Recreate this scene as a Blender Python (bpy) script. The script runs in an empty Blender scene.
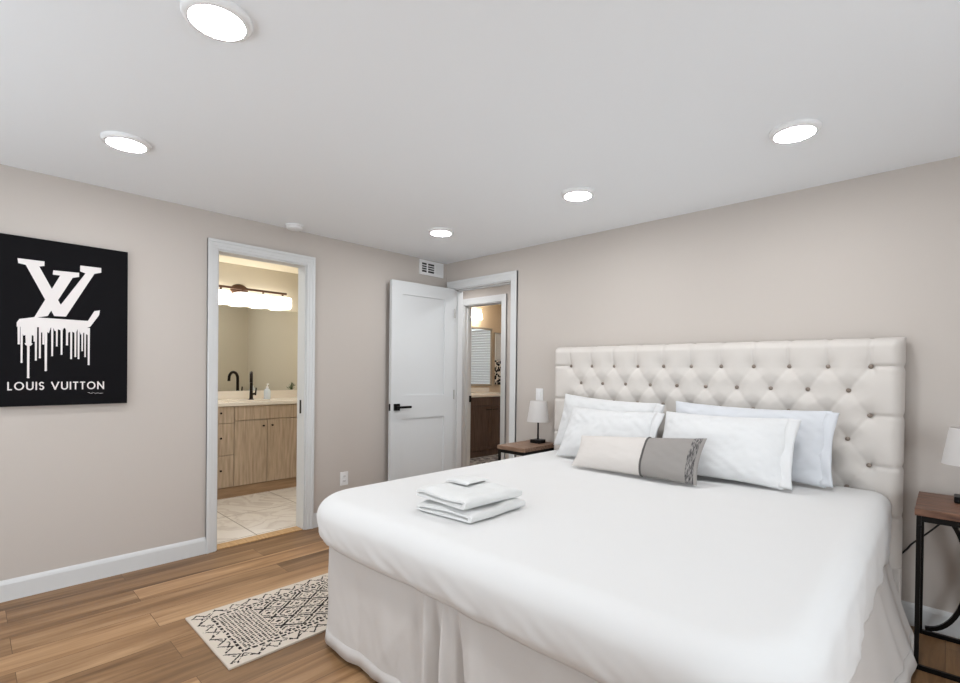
import bpy, bmesh, math, random
from mathutils import Vector, Matrix, noise
random.seed(7)
PI = math.pi
SC = bpy.context.scene
COL = SC.collection

# ------------------------------------------------------------------ camera
CAM = Vector((3.5917, -3.2488, 1.24))
F, TH, ROLL, PITCH = 490.27, 0.759, 0.0116, -0.0083
fw = Vector((-math.sin(TH), math.cos(TH), 0)); rt = Vector((math.cos(TH), math.sin(TH), 0)); up = Vector((0, 0, 1))
fw2 = fw * math.cos(PITCH) + up * math.sin(PITCH); up2 = up * math.cos(PITCH) - fw * math.sin(PITCH)
rt3 = rt * math.cos(ROLL) + up2 * math.sin(ROLL); up3 = up2 * math.cos(ROLL) - rt * math.sin(ROLL)
cd = bpy.data.cameras.new('camera'); cam = bpy.data.objects.new('camera', cd); COL.objects.link(cam)
m = Matrix((rt3, up3, -fw2)).transposed().to_4x4(); m.translation = CAM
cam.matrix_world = m
cd.sensor_fit = 'HORIZONTAL'; cd.sensor_width = 36; cd.lens = F * 36 / 960
cd.shift_x = (480 - 483.18) / 960; cd.shift_y = (375.26 - 341.5) / 960
cd.clip_start = 0.02; cd.clip_end = 100
SC.camera = cam

# ------------------------------------------------------------------ world, lights, exposure
w = bpy.data.worlds.new('world'); SC.world = w; w.use_nodes = True
bgn = w.node_tree.nodes['Background']; bgn.inputs[0].default_value = (0.82, 0.91, 1.0, 1); bgn.inputs[1].default_value = 1.6
SC.view_settings.view_transform = 'Standard'; SC.view_settings.look = 'None'
SC.view_settings.gamma = 1; SC.view_settings.use_curve_mapping = False
SC.view_settings.exposure = 0.28
DISC = 88.0        # radiance of the ceiling discs

def area(name, loc, direction, sx, sy, energy, color):
    l = bpy.data.lights.new(name, 'AREA'); l.shape = 'RECTANGLE'; l.size = sx; l.size_y = sy
    l.energy = energy; l.color = color
    o = bpy.data.objects.new(name, l); COL.objects.link(o); o.location = loc
    o.rotation_euler = Vector(direction).to_track_quat('-Z', 'Y').to_euler()
    return o
area('window_daylight', (1.55, -4.55, 1.3), (0, 1, 0), 2.4, 1.5, 17, (0.90, 0.96, 1.0))
area('added_side_light', (5.45, -2.35, 1.02), (-1, 0, 0), 1.7, 1.85, 27, (0.90, 0.96, 1.0))  # added fill from the right, brightens the bed's right side

# ------------------------------------------------------------------ materials
def lin(c):
    return tuple(((v / 255) / 12.92 if v / 255 <= 0.04045 else ((v / 255 + 0.055) / 1.055) ** 2.4) for v in c)
def mat(name, rgb, rough=0.6, metal=0.0, spec=0.5, srgb=True, bump=None, sheen=0.0):
    m = bpy.data.materials.new(name); m.use_nodes = True
    nt = m.node_tree; b = nt.nodes['Principled BSDF']
    c = lin(rgb) if srgb else rgb
    b.inputs['Base Color'].default_value = (*c, 1); b.inputs['Roughness'].default_value = rough
    b.inputs['Metallic'].default_value = metal; b.inputs['Specular IOR Level'].default_value = spec
    if sheen: b.inputs['Sheen Weight'].default_value = sheen
    if bump:
        sc_, st, dist = bump
        tc = nt.nodes.new('ShaderNodeTexCoord'); n = nt.nodes.new('ShaderNodeTexNoise'); n.inputs['Scale'].default_value = sc_
        n.inputs['Detail'].default_value = 4
        bp = nt.nodes.new('ShaderNodeBump'); bp.inputs['Strength'].default_value = st; bp.inputs['Distance'].default_value = dist
        nt.links.new(tc.outputs['Object'], n.inputs['Vector']); nt.links.new(n.outputs['Fac'], bp.inputs['Height'])
        nt.links.new(bp.outputs['Normal'], b.inputs['Normal'])
    return m
def emis(name, rgb, strength):
    m = mat(name, (250, 250, 250), 0.4); b = m.node_tree.nodes['Principled BSDF']
    b.inputs['Emission Color'].default_value = (*rgb, 1); b.inputs['Emission Strength'].default_value = strength
    return m
def noise_mix(m, c1, c2, scale, stretch=(1, 1, 1), lo=0.35, hi=0.65, detail=6, coord='Object', rot=(0, 0, 0)):
    nt = m.node_tree; b = nt.nodes['Principled BSDF']
    tc = nt.nodes.new('ShaderNodeTexCoord'); mp = nt.nodes.new('ShaderNodeMapping'); mp.inputs['Scale'].default_value = stretch
    mp.inputs['Rotation'].default_value = rot
    n = nt.nodes.new('ShaderNodeTexNoise'); n.inputs['Scale'].default_value = scale; n.inputs['Detail'].default_value = detail
    r = nt.nodes.new('ShaderNodeValToRGB'); r.color_ramp.elements[0].position = lo; r.color_ramp.elements[1].position = hi
    r.color_ramp.elements[0].color = (*lin(c1), 1); r.color_ramp.elements[1].color = (*lin(c2), 1)
    nt.links.new(tc.outputs[coord], mp.inputs['Vector']); nt.links.new(mp.outputs['Vector'], n.inputs['Vector'])
    nt.links.new(n.outputs['Fac'], r.inputs['Fac']); nt.links.new(r.outputs['Color'], b.inputs['Base Color'])
    return m

WALL = mat('greige_paint', (199, 191, 184), 0.75, spec=0.25, bump=(140, 0.08, 0.002))
CEIL = mat('ceiling_paint', (243, 246, 249), 0.85, spec=0.2)
TRIMW = mat('white_trim_paint', (218, 219, 219), 0.4, spec=0.4)
DOORW = mat('white_door_paint', (217, 219, 220), 0.42, spec=0.4)
CREAMW = mat('cream_bath_paint', (211, 203, 186), 0.7, spec=0.3)
BATHC = mat('bath_ceiling_paint', (240, 232, 214), 0.8, spec=0.2)
PEACH = mat('warm_bath_paint', (226, 206, 180), 0.7, spec=0.3)
PLASTIC = mat('white_plastic', (238, 238, 238), 0.35)
BLACK = mat('matte_black_metal', (18, 17, 17), 0.4, metal=0.6)
BRONZE = mat('oil_rubbed_bronze', (38, 30, 26), 0.35, metal=0.8)
BRONZE2 = mat('brown_bronze', (86, 62, 48), 0.4, metal=0.6)
DARK = mat('recess_shade', (52, 50, 48), 0.8)  # flat dark colour standing in for the shade inside openings
SHEET = mat('white_bedspread_cotton', (222, 221, 220), 0.85, spec=0.15, bump=(260, 0.05, 0.001), sheen=0.15)
PILLOW = mat('white_pillowcase_cotton', (219, 219, 219), 0.85, spec=0.15, bump=(180, 0.08, 0.001), sheen=0.15)
PILLOWB = mat('cool_white_pillowcase', (213, 215, 219), 0.85, spec=0.15, bump=(180, 0.08, 0.001), sheen=0.15)
SKIRT = mat('bed_skirt_cotton', (207, 202, 198), 0.9, spec=0.1, bump=(120, 0.12, 0.002))
TUFT = mat('ivory_linen_upholstery', (213, 207, 201), 0.9, spec=0.15, bump=(420, 0.12, 0.001), sheen=0.1)
BUTTON = mat('taupe_button', (142, 130, 120), 0.35, metal=0.5)
TOWEL = mat('white_terry', (222, 222, 220), 0.95, spec=0.1, bump=(420, 0.5, 0.003), sheen=0.4)
CREAMF = mat('cream_linen', (214, 208, 203), 0.9, spec=0.1, bump=(500, 0.25, 0.001))
GREYF = mat('grey_woven_fabric', (152, 147, 143), 0.9, spec=0.1, bump=(500, 0.3, 0.001))
PIPING = mat('charcoal_piping', (92, 88, 86), 0.8)
BANDM = noise_mix(mat('charcoal_striped_band', (90, 88, 86), 0.9), (66, 64, 64), (150, 145, 142), 60, (5, 2, 0.6), 0.42, 0.6)
SHADE = mat('white_lamp_fabric', (238, 236, 235), 0.85, spec=0.1, bump=(400, 0.1, 0.001))
def fabric_shade(m):
    nt = m.node_tree; b = nt.nodes['Principled BSDF']; t = nt.nodes.new('ShaderNodeBsdfTranslucent'); t.inputs[0].default_value = (*lin((240, 236, 232)), 1)
    x = nt.nodes.new('ShaderNodeMixShader'); x.inputs[0].default_value = 0.45
    nt.links.new(b.outputs[0], x.inputs[1]); nt.links.new(t.outputs[0], x.inputs[2]); nt.links.new(x.outputs[0], nt.nodes['Material Output'].inputs[0])
fabric_shade(SHADE)
NWOOD = noise_mix(mat('dark_walnut_wood', (90, 60, 45), 0.45), (70, 45, 35), (132, 95, 74), 7, (1.2, 9, 9), 0.3, 0.7)
NWOOD2 = noise_mix(mat('weathered_brown_wood', (120, 90, 70), 0.5), (104, 78, 62), (150, 120, 98), 7, (1.2, 9, 9), 0.3, 0.7)
VANW = noise_mix(mat('light_oak_laminate', (180, 150, 120), 0.5), (172, 150, 126), (206, 184, 160), 9, (6, 6, 0.5), 0.3, 0.7)
VANT = noise_mix(mat('oak_toe_kick', (160, 125, 90), 0.55), (158, 128, 98), (184, 152, 120), 9, (6, 0.5, 6), 0.3, 0.7)
VAND = noise_mix(mat('dark_stained_wood', (62, 45, 38), 0.5), (74, 56, 48), (104, 82, 70), 9, (6, 6, 0.5), 0.3, 0.7)
COUNTER = mat('cream_quartz', (240, 230, 216), 0.25)
CERAMIC = mat('white_ceramic', (244, 240, 232), 0.15)
MIRROR = mat('mirror_silver', (236, 236, 232), 0.01, metal=1.0)
CANVAS = mat('black_canvas', (15, 14, 17), 0.85, spec=0.15, bump=(500, 0.15, 0.001))
PAINTW = mat('white_print', (232, 226, 224), 0.7, spec=0.2)
SILVER = mat('brushed_nickel', (190, 188, 184), 0.35, metal=0.9)
LEAF = noise_mix(mat('green_leaf', (70, 100, 50), 0.5), (36, 62, 26), (84, 112, 54), 30)
POT = mat('white_pot', (236, 232, 226), 0.4)
SOAPB = mat('pale_plastic', (222, 230, 238), 0.25)
CORDM = mat('black_cord', (16, 16, 16), 0.5)
GLOWD = emis('ceiling_disc_glow', (0.97, 0.985, 1.0), DISC)
GLOWB = emis('vanity_shade_glow', (1.0, 0.94, 0.85), 4.0)
GLOWH = emis('hall_vanity_glow', (1.0, 0.92, 0.80), 16.0)

def glass_mat():
    m = bpy.data.materials.new('window_glass'); m.use_nodes = True; nt = m.node_tree
    nt.nodes.remove(nt.nodes['Principled BSDF'])
    t = nt.nodes.new('ShaderNodeBsdfTransparent'); g = nt.nodes.new('ShaderNodeBsdfGlossy'); g.inputs['Roughness'].default_value = 0.02
    x = nt.nodes.new('ShaderNodeMixShader'); x.inputs[0].default_value = 0.06
    nt.links.new(t.outputs[0], x.inputs[1]); nt.links.new(g.outputs[0], x.inputs[2])
    nt.links.new(x.outputs[0], nt.nodes['Material Output'].inputs[0])
    return m
GLASS = glass_mat()

def plank_mat():
    m = mat('oak_plank_floor', (170, 130, 90), 0.42, spec=0.35); nt = m.node_tree; b = nt.nodes['Principled BSDF']
    N = nt.nodes.new; L = nt.links.new
    tc = N('ShaderNodeTexCoord'); mp = N('ShaderNodeMapping'); mp.inputs['Rotation'].default_value = (0, 0, PI / 2)
    mp.inputs['Location'].default_value = (0.55, 0.04, 0)
    br = N('ShaderNodeTexBrick'); br.offset = 0.41; br.offset_frequency = 2; br.squash = 1
    br.inputs['Color1'].default_value = (0.0, 0, 0, 1); br.inputs['Color2'].default_value = (1, 1, 1, 1)
    br.inputs['Mortar'].default_value = (0.5, 0.5, 0.5, 1)
    br.inputs['Scale'].default_value = 1; br.inputs['Mortar Size'].default_value = 0.0013; br.inputs['Mortar Smooth'].default_value = 0.3
    br.inputs['Brick Width'].default_value = 1.22; br.inputs['Row Height'].default_value = 0.182; br.inputs['Bias'].default_value = 0
    L(tc.outputs['Object'], mp.inputs['Vector']); L(mp.outputs['Vector'], br.inputs['Vector'])
    # grain, shifted per plank
    mp2 = N('ShaderNodeMapping'); mp2.inputs['Scale'].default_value = (14, 0.9, 1)
    add = N('ShaderNodeVectorMath'); add.operation = 'ADD'
    mul = N('ShaderNodeVectorMath'); mul.operation = 'SCALE'; mul.inputs['Scale'].default_value = 17
    L(br.outputs['Color'], mul.inputs[0]); L(tc.outputs['Object'], mp2.inputs['Vector'])
    L(mp2.outputs['Vector'], add.inputs[0]); L(mul.outputs['Vector'], add.inputs[1])
    n = N('ShaderNodeTexNoise'); n.inputs['Scale'].default_value = 1.0; n.inputs['Detail'].default_value = 7; n.inputs['Roughness'].default_value = 0.62
    n.inputs['Distortion'].default_value = 0.6
    L(add.outputs['Vector'], n.inputs['Vector'])
    r = N('ShaderNodeValToRGB'); e = r.color_ramp.elements
    e[0].position = 0.28; e[0].color = (*lin((108, 78, 50)), 1); e[1].position = 0.72; e[1].color = (*lin((190, 153, 114)), 1)
    el = r.color_ramp.elements.new(0.5); el.color = (*lin((156, 119, 83)), 1)
    L(n.outputs['Fac'], r.inputs['Fac'])
    r2 = N('ShaderNodeValToRGB'); e = r2.color_ramp.elements
    e[0].color = (0.62, 0.61, 0.60, 1); e[1].color = (1.18, 1.18, 1.19, 1)
    L(br.outputs['Color'], r2.inputs['Fac'])
    mx = N('ShaderNodeMix'); mx.data_type = 'RGBA'; mx.blend_type = 'MULTIPLY'; mx.inputs[0].default_value = 1
    L(r.outputs['Color'], mx.inputs[6]); L(r2.outputs['Color'], mx.inputs[7])
    mx2 = N('ShaderNodeMix'); mx2.data_type = 'RGBA'; mx2.inputs[7].default_value = (*lin((96, 70, 46)), 1)
    L(br.outputs['Fac'], mx2.inputs[0]); L(mx.outputs[2], mx2.inputs[6])
    L(mx2.outputs[2], b.inputs['Base Color'])
    bp = N('ShaderNodeBump'); bp.inputs['Strength'].default_value = 0.12; bp.inputs['Distance'].default_value = 0.002
    L(n.outputs['Fac'], bp.inputs['Height']); L(bp.outputs['Normal'], b.inputs['Normal'])
    return m
PLANK = plank_mat()

def tile_mat(name, bw, bh, c1, c2, grout, loc=(0, 0, 0), mortar=0.004, rot=(0, 0, 0), rough=0.3, offset=0.0, vscale=2.2):
    m = mat(name, c1, rough); nt = m.node_tree; b = nt.nodes['Principled BSDF']; N = nt.nodes.new; L = nt.links.new
    tc = N('ShaderNodeTexCoord'); mp = N('ShaderNodeMapping'); mp.inputs['Location'].default_value = loc; mp.inputs['Rotation'].default_value = rot
    br = N('ShaderNodeTexBrick'); br.offset = offset; br.inputs['Scale'].default_value = 1; br.inputs['Mortar Size'].default_value = mortar
    br.inputs['Brick Width'].default_value = bw; br.inputs['Row Height'].default_value = bh
    n = N('ShaderNodeTexNoise'); n.inputs['Scale'].default_value = vscale; n.inputs['Detail'].default_value = 8; n.inputs['Distortion'].default_value = 2.2
    r = N('ShaderNodeValToRGB'); e = r.color_ramp.elements
    e[0].position = 0.40; e[0].color = (*lin(c1), 1); e[1].position = 0.60; e[1].color = (*lin(c1), 1)
    el = r.color_ramp.elements.new(0.5); el.color = (*lin(c2), 1)
    el = r.color_ramp.elements.new(0.465); el.color = (*lin(c1), 1)
    L(tc.outputs['Object'], mp.inputs['Vector']); L(mp.outputs['Vector'], br.inputs['Vector']); L(mp.outputs['Vector'], n.inputs['Vector'])
    L(n.outputs['Fac'], r.inputs['Fac'])
    mx = N('ShaderNodeMix'); mx.data_type = 'RGBA'; mx.inputs[7].default_value = (*lin(grout), 1)
    L(br.outputs['Fac'], mx.inputs[0]); L(r.outputs['Color'], mx.inputs[6]); L(mx.outputs[2], b.inputs['Base Color'])
    return m
MARBLE = tile_mat('marble_floor_tile', 0.61, 0.61, (244, 237, 228), (222, 212, 202), (164, 150, 136), loc=(0.15 + 0.61, 0.535 + 0.61, 0))
def terrazzo():
    m = mat('speckled_floor', (190, 186, 184), 0.4); nt = m.node_tree; b = nt.nodes['Principled BSDF']; N = nt.nodes.new; L = nt.links.new
    tc = N('ShaderNodeTexCoord'); v = N('ShaderNodeTexVoronoi'); v.inputs['Scale'].default_value = 20
    r = N('ShaderNodeValToRGB'); r.color_ramp.interpolation = 'CONSTANT'; e = r.color_ramp.elements
    e[0].color = (*lin((96, 92, 92)), 1); e[1].position = 0.3; e[1].color = (*lin((205, 200, 196)), 1)
    el = r.color_ramp.elements.new(0.7); el.color = (*lin((160, 150, 146)), 1)
    L(tc.outputs['Object'], v.inputs['Vector']); L(v.outputs['Color'], r.inputs['Fac']); L(r.outputs['Color'], b.inputs['Base Color'])
    return m
TERRAZZO = terrazzo()

# ------------------------------------------------------------------ mesh helpers
class MB:
    def __init__(s): s.bm = bmesh.new()
    def _new(s, before):
        return [v for v in s.bm.verts if v not in before]
    def box(s, x0, x1, y0, y1, z0, z1, bevel=0.0, seg=2):
        t = bmesh.new(); r = bmesh.ops.create_cube(t, size=1)
        for v in t.verts: v.co = Vector(((x0 + x1) / 2 + v.co.x * (x1 - x0), (y0 + y1) / 2 + v.co.y * (y1 - y0), (z0 + z1) / 2 + v.co.z * (z1 - z0)))
        if bevel: bmesh.ops.bevel(t, geom=t.edges[:], offset=bevel, segments=seg, profile=0.5, affect='EDGES')
        return s.merge(t)
    def merge(s, t, mtx=None):
        if mtx is not None: bmesh.ops.transform(t, matrix=mtx, verts=t.verts[:])
        me = bpy.data.meshes.new('tmp'); t.to_mesh(me); t.free(); s.bm.from_mesh(me); bpy.data.meshes.remove(me); return s
    def cyl(s, p0, p1, r0, r1=None, n=24, caps=True):
        r1 = r0 if r1 is None else r1; p0 = Vector(p0); p1 = Vector(p1); d = p1 - p0
        t = bmesh.new(); bmesh.ops.create_cone(t, cap_ends=caps, segments=n, radius1=r0, radius2=r1, depth=d.length)
        q = Vector((0, 0, 1)).rotation_difference(d.normalized()).to_matrix().to_4x4(); q.translation = (p0 + p1) / 2
        return s.merge(t, q)
    def sphere(s, c, r, sx=1, sy=1, sz=1, u=16, v=10):
        t = bmesh.new(); bmesh.ops.create_uvsphere(t, u_segments=u, v_segments=v, radius=r)
        return s.merge(t, Matrix.Translation(Vector(c)) @ Matrix.Diagonal((sx, sy, sz, 1)))
    def tube(s, pts, r, n=10, rect=None, closed=False):
        pts = [Vector(p) for p in pts]; rings = []; prev = None; N = len(pts)
        for i, p in enumerate(pts):
            a = pts[(i - 1) % N] if (closed or i > 0) else p; b = pts[(i + 1) % N] if (closed or i < N - 1) else p
            t = (b - a).normalized()
            if prev is None:
                ref = Vector((0, 0, 1)) if abs(t.z) < 0.9 else Vector((0, 1, 0))
                u = t.cross(ref).normalized()
            else: u = (prev - t * prev.dot(t)).normalized()
            prev = u; v = t.cross(u)
            if rect: offs = [(rect[0], rect[1]), (-rect[0], rect[1]), (-rect[0], -rect[1]), (rect[0], -rect[1])]
            else: offs = [(r * math.cos(2 * PI * k / n), r * math.sin(2 * PI * k / n)) for k in range(n)]
            rings.append([s.bm.verts.new(p + u * a_ + v * b_) for a_, b_ in offs])
        k = len(rings[0])
        for i in range(N if closed else N - 1):
            A = rings[i]; B = rings[(i + 1) % N]
            for j in range(k): s.bm.faces.new((A[j], A[(j + 1) % k], B[(j + 1) % k], B[j]))
        if not closed:
            s.bm.faces.new(rings[0][::-1]); s.bm.faces.new(rings[-1])
        return s
    def lathe(s, prof, c=(0, 0, 0), n=28, caps=True):
        rings = []
        for r, z in prof:
            rings.append([s.bm.verts.new((c[0] + r * math.cos(2 * PI * k / n), c[1] + r * math.sin(2 * PI * k / n), c[2] + z)) for k in range(n)])
        for A, B in zip(rings, rings[1:]):
            for j in range(n): s.bm.faces.new((A[j], A[(j + 1) % n], B[(j + 1) % n], B[j]))
        if caps and prof[0][0] > 1e-5: s.bm.faces.new(rings[0][::-1])
        if caps and prof[-1][0] > 1e-5: s.bm.faces.new(rings[-1])
        bmesh.ops.remove_doubles(s.bm, verts=s.bm.verts[:], dist=1e-6)
        return s
    def prism(s, pts, axis, a0, a1):
        # polygon in the two other axes, extruded along axis ('x': pts=(y,z); 'y': pts=(x,z); 'z': (x,y))
        def P(p, a): return {'x': (a, p[0], p[1]), 'y': (p[0], a, p[1]), 'z': (p[0], p[1], a)}[axis]
        A = [s.bm.verts.new(P(p, a0)) for p in pts]; B = [s.bm.verts.new(P(p, a1)) for p in pts]
        n = len(pts)
        s.bm.faces.new(A[::-1]); s.bm.faces.new(B)
        for j in range(n): s.bm.faces.new((A[j], A[(j + 1) % n], B[(j + 1) % n], B[j]))
        return s
    def grid(s, fn, nu, nv, closed_u=False):
        V = [[s.bm.verts.new(fn(i, j)) for j in range(nv)] for i in range(nu)]
        for i in range(nu if closed_u else nu - 1):
            for j in range(nv - 1):
                s.bm.faces.new((V[i][j], V[(i + 1) % nu][j], V[(i + 1) % nu][j + 1], V[i][j + 1]))
        return V
    def build(s, name, material, parent=None, smooth=False, origin=None, fix=True, angle=None):
        if fix: bmesh.ops.recalc_face_normals(s.bm, faces=s.bm.faces[:])
        me = bpy.data.meshes.new(name)
        if parent is not None and origin is None:
            o_ = parent
            off = Vector(parent.get('_o', (0, 0, 0)))
        else: off = Vector(origin) if origin else Vector((0, 0, 0))
        if off.length: bmesh.ops.translate(s.bm, vec=-off, verts=s.bm.verts[:])
        if smooth:
            lim = math.radians(angle or 40)
            for f in s.bm.faces: f.smooth = True
            for e in s.bm.edges:
                if len(e.link_faces) == 2 and e.calc_face_angle(0) > lim: e.smooth = False
        s.bm.to_mesh(me); s.bm.free()
        for mt in (material if isinstance(material, (list, tuple)) else [material]): me.materials.append(mt)
        o = bpy.data.objects.new(name, me); COL.objects.link(o)
        if parent is not None: o.parent = parent; ORG[o] = ORG.get(parent, Vector((0, 0, 0)))
        elif origin: o.location = origin
        return o
ORG = {}
_build = MB.build
def build(s, name, material, parent=None, smooth=False, origin=None, fix=True, angle=None, label=None):
    """link as one object; a child's mesh is given in world space and stored relative to its thing"""
    if parent is not None:
        off = ORG.get(parent, Vector((0, 0, 0)))
        if off.length: bmesh.ops.translate(s.bm, vec=-off, verts=s.bm.verts[:])
        o = _build(s, name, material, None, smooth, None, fix, angle)
        o.parent = parent; ORG[o] = off
    else:
        o = _build(s, name, material, None, smooth, origin, fix, angle)
        ORG[o] = Vector(origin) if origin else Vector((0, 0, 0))
    if label: o['label'] = label
    return o
MB.build = build

def thing(name, label, cat, loc=(0, 0, 0), group=None):
    o = bpy.data.objects.new(name, None); COL.objects.link(o); o.location = loc; o.empty_display_size = 0.1
    o['label'] = label; o['category'] = cat
    if group: o['group'] = group
    ORG[o] = Vector(loc); return o
def tag(o, label, cat, group=None):
    o['label'] = label; o['category'] = cat
    if group: o['group'] = group
    return o
def struct(o, label=None):
    o['kind'] = 'structure'
    if label: o['label'] = label
    return o
def sempty(name, loc=(0, 0, 0)):
    o = bpy.data.objects.new(name, None); COL.objects.link(o); o.location = loc; o['kind'] = 'structure'; ORG[o] = Vector(loc); return o
def copy_tree(o, parent=None):
    c = o.copy(); COL.objects.link(c)
    if parent is not None: c.parent = parent
    for ch in list(o.children): copy_tree(ch, c)
    return c
def nz(x, y, z=0.0): return noise.noise(Vector((x, y, z)))

# ------------------------------------------------------------------ the shell
H = 2.288; YB = -4.35; XR = 5.2; HB = 2.35
struct(MB().box(0 - .06, XR, YB, 0.06, -0.1, 0).build('floor', PLANK))
struct(MB().box(-2.05, -0.06, -2.7, -0.40, -0.1, 0).build('floor_bathroom', MARBLE))
struct(MB().box(-2.2, 2.4, 0.06, 1.06, -0.1, 0).build('floor_hallway', PLANK))
struct(MB().box(-2.0, 0.5, 1.06, 3.6, -0.1, 0).build('floor_hall_bathroom', TERRAZZO))
struct(MB().box(-0.12, XR, YB, 0.12, H, H + 0.1).build('ceiling', CEIL))
struct(MB().box(-2.05, -0.12, -2.7, -0.40, HB, HB + 0.1).build('ceiling_bathroom', BATHC))
struct(MB().box(-2.2, 2.4, 0.12, 1.12, H, H + 0.1).build('ceiling_hallway', CEIL))
struct(MB().box(-2.0, 0.5, 1.12, 3.6, HB, HB + 0.1).build('ceiling_hall_bathroom', BATHC))
BY0, BY1, DZ = -2.084, -1.448, 2.044; DZH = 2.052        # bathroom doorway
EX0, EX1 = 0.098, 0.838                    # entry doorway
HX0, HX1 = -0.775, -0.150                  # hall bathroom doorway
def wall_mesh(mb, axis, a0, a1, b0, b1, z1, hole=None):
    # wall running along `axis` from a0..a1, thickness b0..b1, optional hole (h0,h1,zlo,zhi)
    def bx(p0, p1, za, zb):
        if p1 - p0 < 1e-6 or zb - za < 1e-6: return
        if axis == 'y': mb.box(b0, b1, p0, p1, za, zb)
        else: mb.box(p0, p1, b0, b1, za, zb)
    if not hole: bx(a0, a1, 0, z1); return mb
    h0, h1, zl, zh = hole
    bx(a0, h0, 0, z1); bx(h1, a1, 0, z1); bx(h0, h1, zh, z1)
    if zl > 0: bx(h0, h1, 0, zl)
    return mb
def two_sided(name, axis, a0, a1, b0, bm_, b1, z1, hole, mA, mB):
    # one wall of two skins so each room keeps its own paint
    mb = wall_mesh(MB(), axis, a0, a1, b0, bm_, z1, hole); nA = len(mb.bm.faces)
    wall_mesh(mb, axis, a0, a1, bm_, b1, z1, hole)
    mb.bm.faces.ensure_lookup_table()
    for i, f in enumerate(mb.bm.faces): f.material_index = 0 if i < nA else 1
    return struct(mb.build(name, [mA, mB], fix=True))
two_sided('wall_left', 'y', YB, 0.0, -0.12, -0.06, 0.0, H, (BY0, BY1, 0, DZ), CREAMW, WALL)
two_sided('wall_headboard', 'x', -0.12, XR, 0.0, 0.06, 0.12, H, (EX0, EX1, 0, 2.034), WALL, WALL)
W1 = (0.30, 2.80, 0.55, 2.05); W3 = (-3.25, -1.45, 0.06, 2.05)
struct(wall_mesh(MB(), 'x', -0.12, XR + 0.12, YB - 0.12, YB, H, W1).build('wall_near', WALL))
struct(wall_mesh(MB(), 'y', YB, 0.12, XR, XR + 0.12, H, W3).build('wall_right', WALL))
struct(MB().box(-2.05, -1.94, -2.7, -0.40, 0, HB).build('wall_bathroom_back', CREAMW))
struct(MB().box(-1.94, -0.12, -0.45, -0.40, 0, HB).build('wall_bathroom_right', CREAMW))
struct(MB().box(-1.94, -0.12, -2.7, -2.6, 0, HB).build('wall_bathroom_left', CREAMW))
struct(MB().box(-0.12, -0.06, -2.7, -0.40, H + 0.002, HB).build('wall_bathroom_soffit', CREAMW))
two_sided('wall_hallway', 'x', -2.2, 2.4, 1.0, 1.06, 1.12, HB, (HX0, HX1, 0, DZH), WALL, PEACH)
struct(MB().box(-2.25, -2.2, 0.0, 1.12, 0, H).build('wall_hallway_left', WALL))
struct(MB().box(2.4, 2.45, 0.12, 1.12, 0, H).build('wall_hallway_right', WALL))
struct(MB().box(-2.2, -0.12, 0.06, 0.12, 0, H).build('wall_hallway_near', WALL))
struct(MB().box(-2.0, -1.86, 1.12, 3.6, 0, HB).build('wall_hall_bathroom_left', PEACH))
struct(MB().box(0.4, 0.5, 1.12, 3.6, 0, HB).build('wall_hall_bathroom_right', PEACH))
W2 = (-1.35, -0.15, 0.75, 2.1)
struct(wall_mesh(MB(), 'x', -1.86, 0.4, 3.5, 3.6, HB, W2).build('wall_hall_bathroom_back', PEACH))

# windows (behind the camera, and the one the hall bathroom mirror shows)
def window(name, axis, hole, b0, b1, mull=1):
    h0, h1, zl, zh = hole; e = sempty(name); mb = MB()
    def bx(m_, p0, p1, q0, q1, za, zb):
        if axis == 'x': m_.box(p0, p1, q0, q1, za, zb)
        else: m_.box(q0, q1, p0, p1, za, zb)
    t = 0.05
    bx(mb, h0, h0 + t, b0, b1, zl, zh); bx(mb, h1 - t, h1, b0, b1, zl, zh)
    bx(mb, h0 + t, h1 - t, b0, b1, zl, zl + t); bx(mb, h0 + t, h1 - t, b0, b1, zh - t, zh)
    for k in range(mull):
        c = h0 + (h1 - h0) * (k + 1) / (mull + 1); bx(mb, c - 0.02, c + 0.02, b0 + .02, b1 - .02, zl + t, zh - t)
    f = mb.build('window_frame', TRIMW, e)
    g = MB(); c = (b0 + b1) / 2; bx(g, h0 + t, h1 - t, c - 0.002, c + 0.002, zl + t, zh - t); g.build('pane', GLASS, e)
    return e
window('window_1', 'x', W1, YB - 0.12, YB - 0.02)
window('window_2', 'x', W2, 3.52, 3.6, 0)

window('added_side_window', 'y', W3, XR + 0.02, XR + 0.12)  # unseen window, added to let light onto the bed's right side
# baseboards
def baseboard(name, axis, a0, a1, face, sign, h=0.11, t=0.014):
    mb = MB()
    pr = [(0, 0), (t, 0), (t, h - 0.022), (t - 0.004, h - 0.010), (0.004, h), (0, h)]
    if axis == 'y':
        mb.prism([(face + sign * a, z) for a, z in pr], 'y', a0, a1)
    else:
        mb.prism([(face + sign * a, z) for a, z in pr], 'x', a0, a1)
    return struct(mb.build(name, TRIMW))
baseboard('baseboard_left', 'y', YB, BY0 - 0.062, 0, 1)
baseboard('baseboard_left_corner', 'y', BY1 + 0.062, 0, 0, 1)
baseboard('baseboard_headboard', 'x', EX1 + 0.075, XR, 0, -1)
baseboard('baseboard_near', 'x', 0, XR, YB, 1)
baseboard('baseboard_right', 'y', YB, 0, XR, -1)
baseboard('baseboard_hallway', 'x', HX1 + 0.09, 2.4, 1.0, -1)

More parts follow.
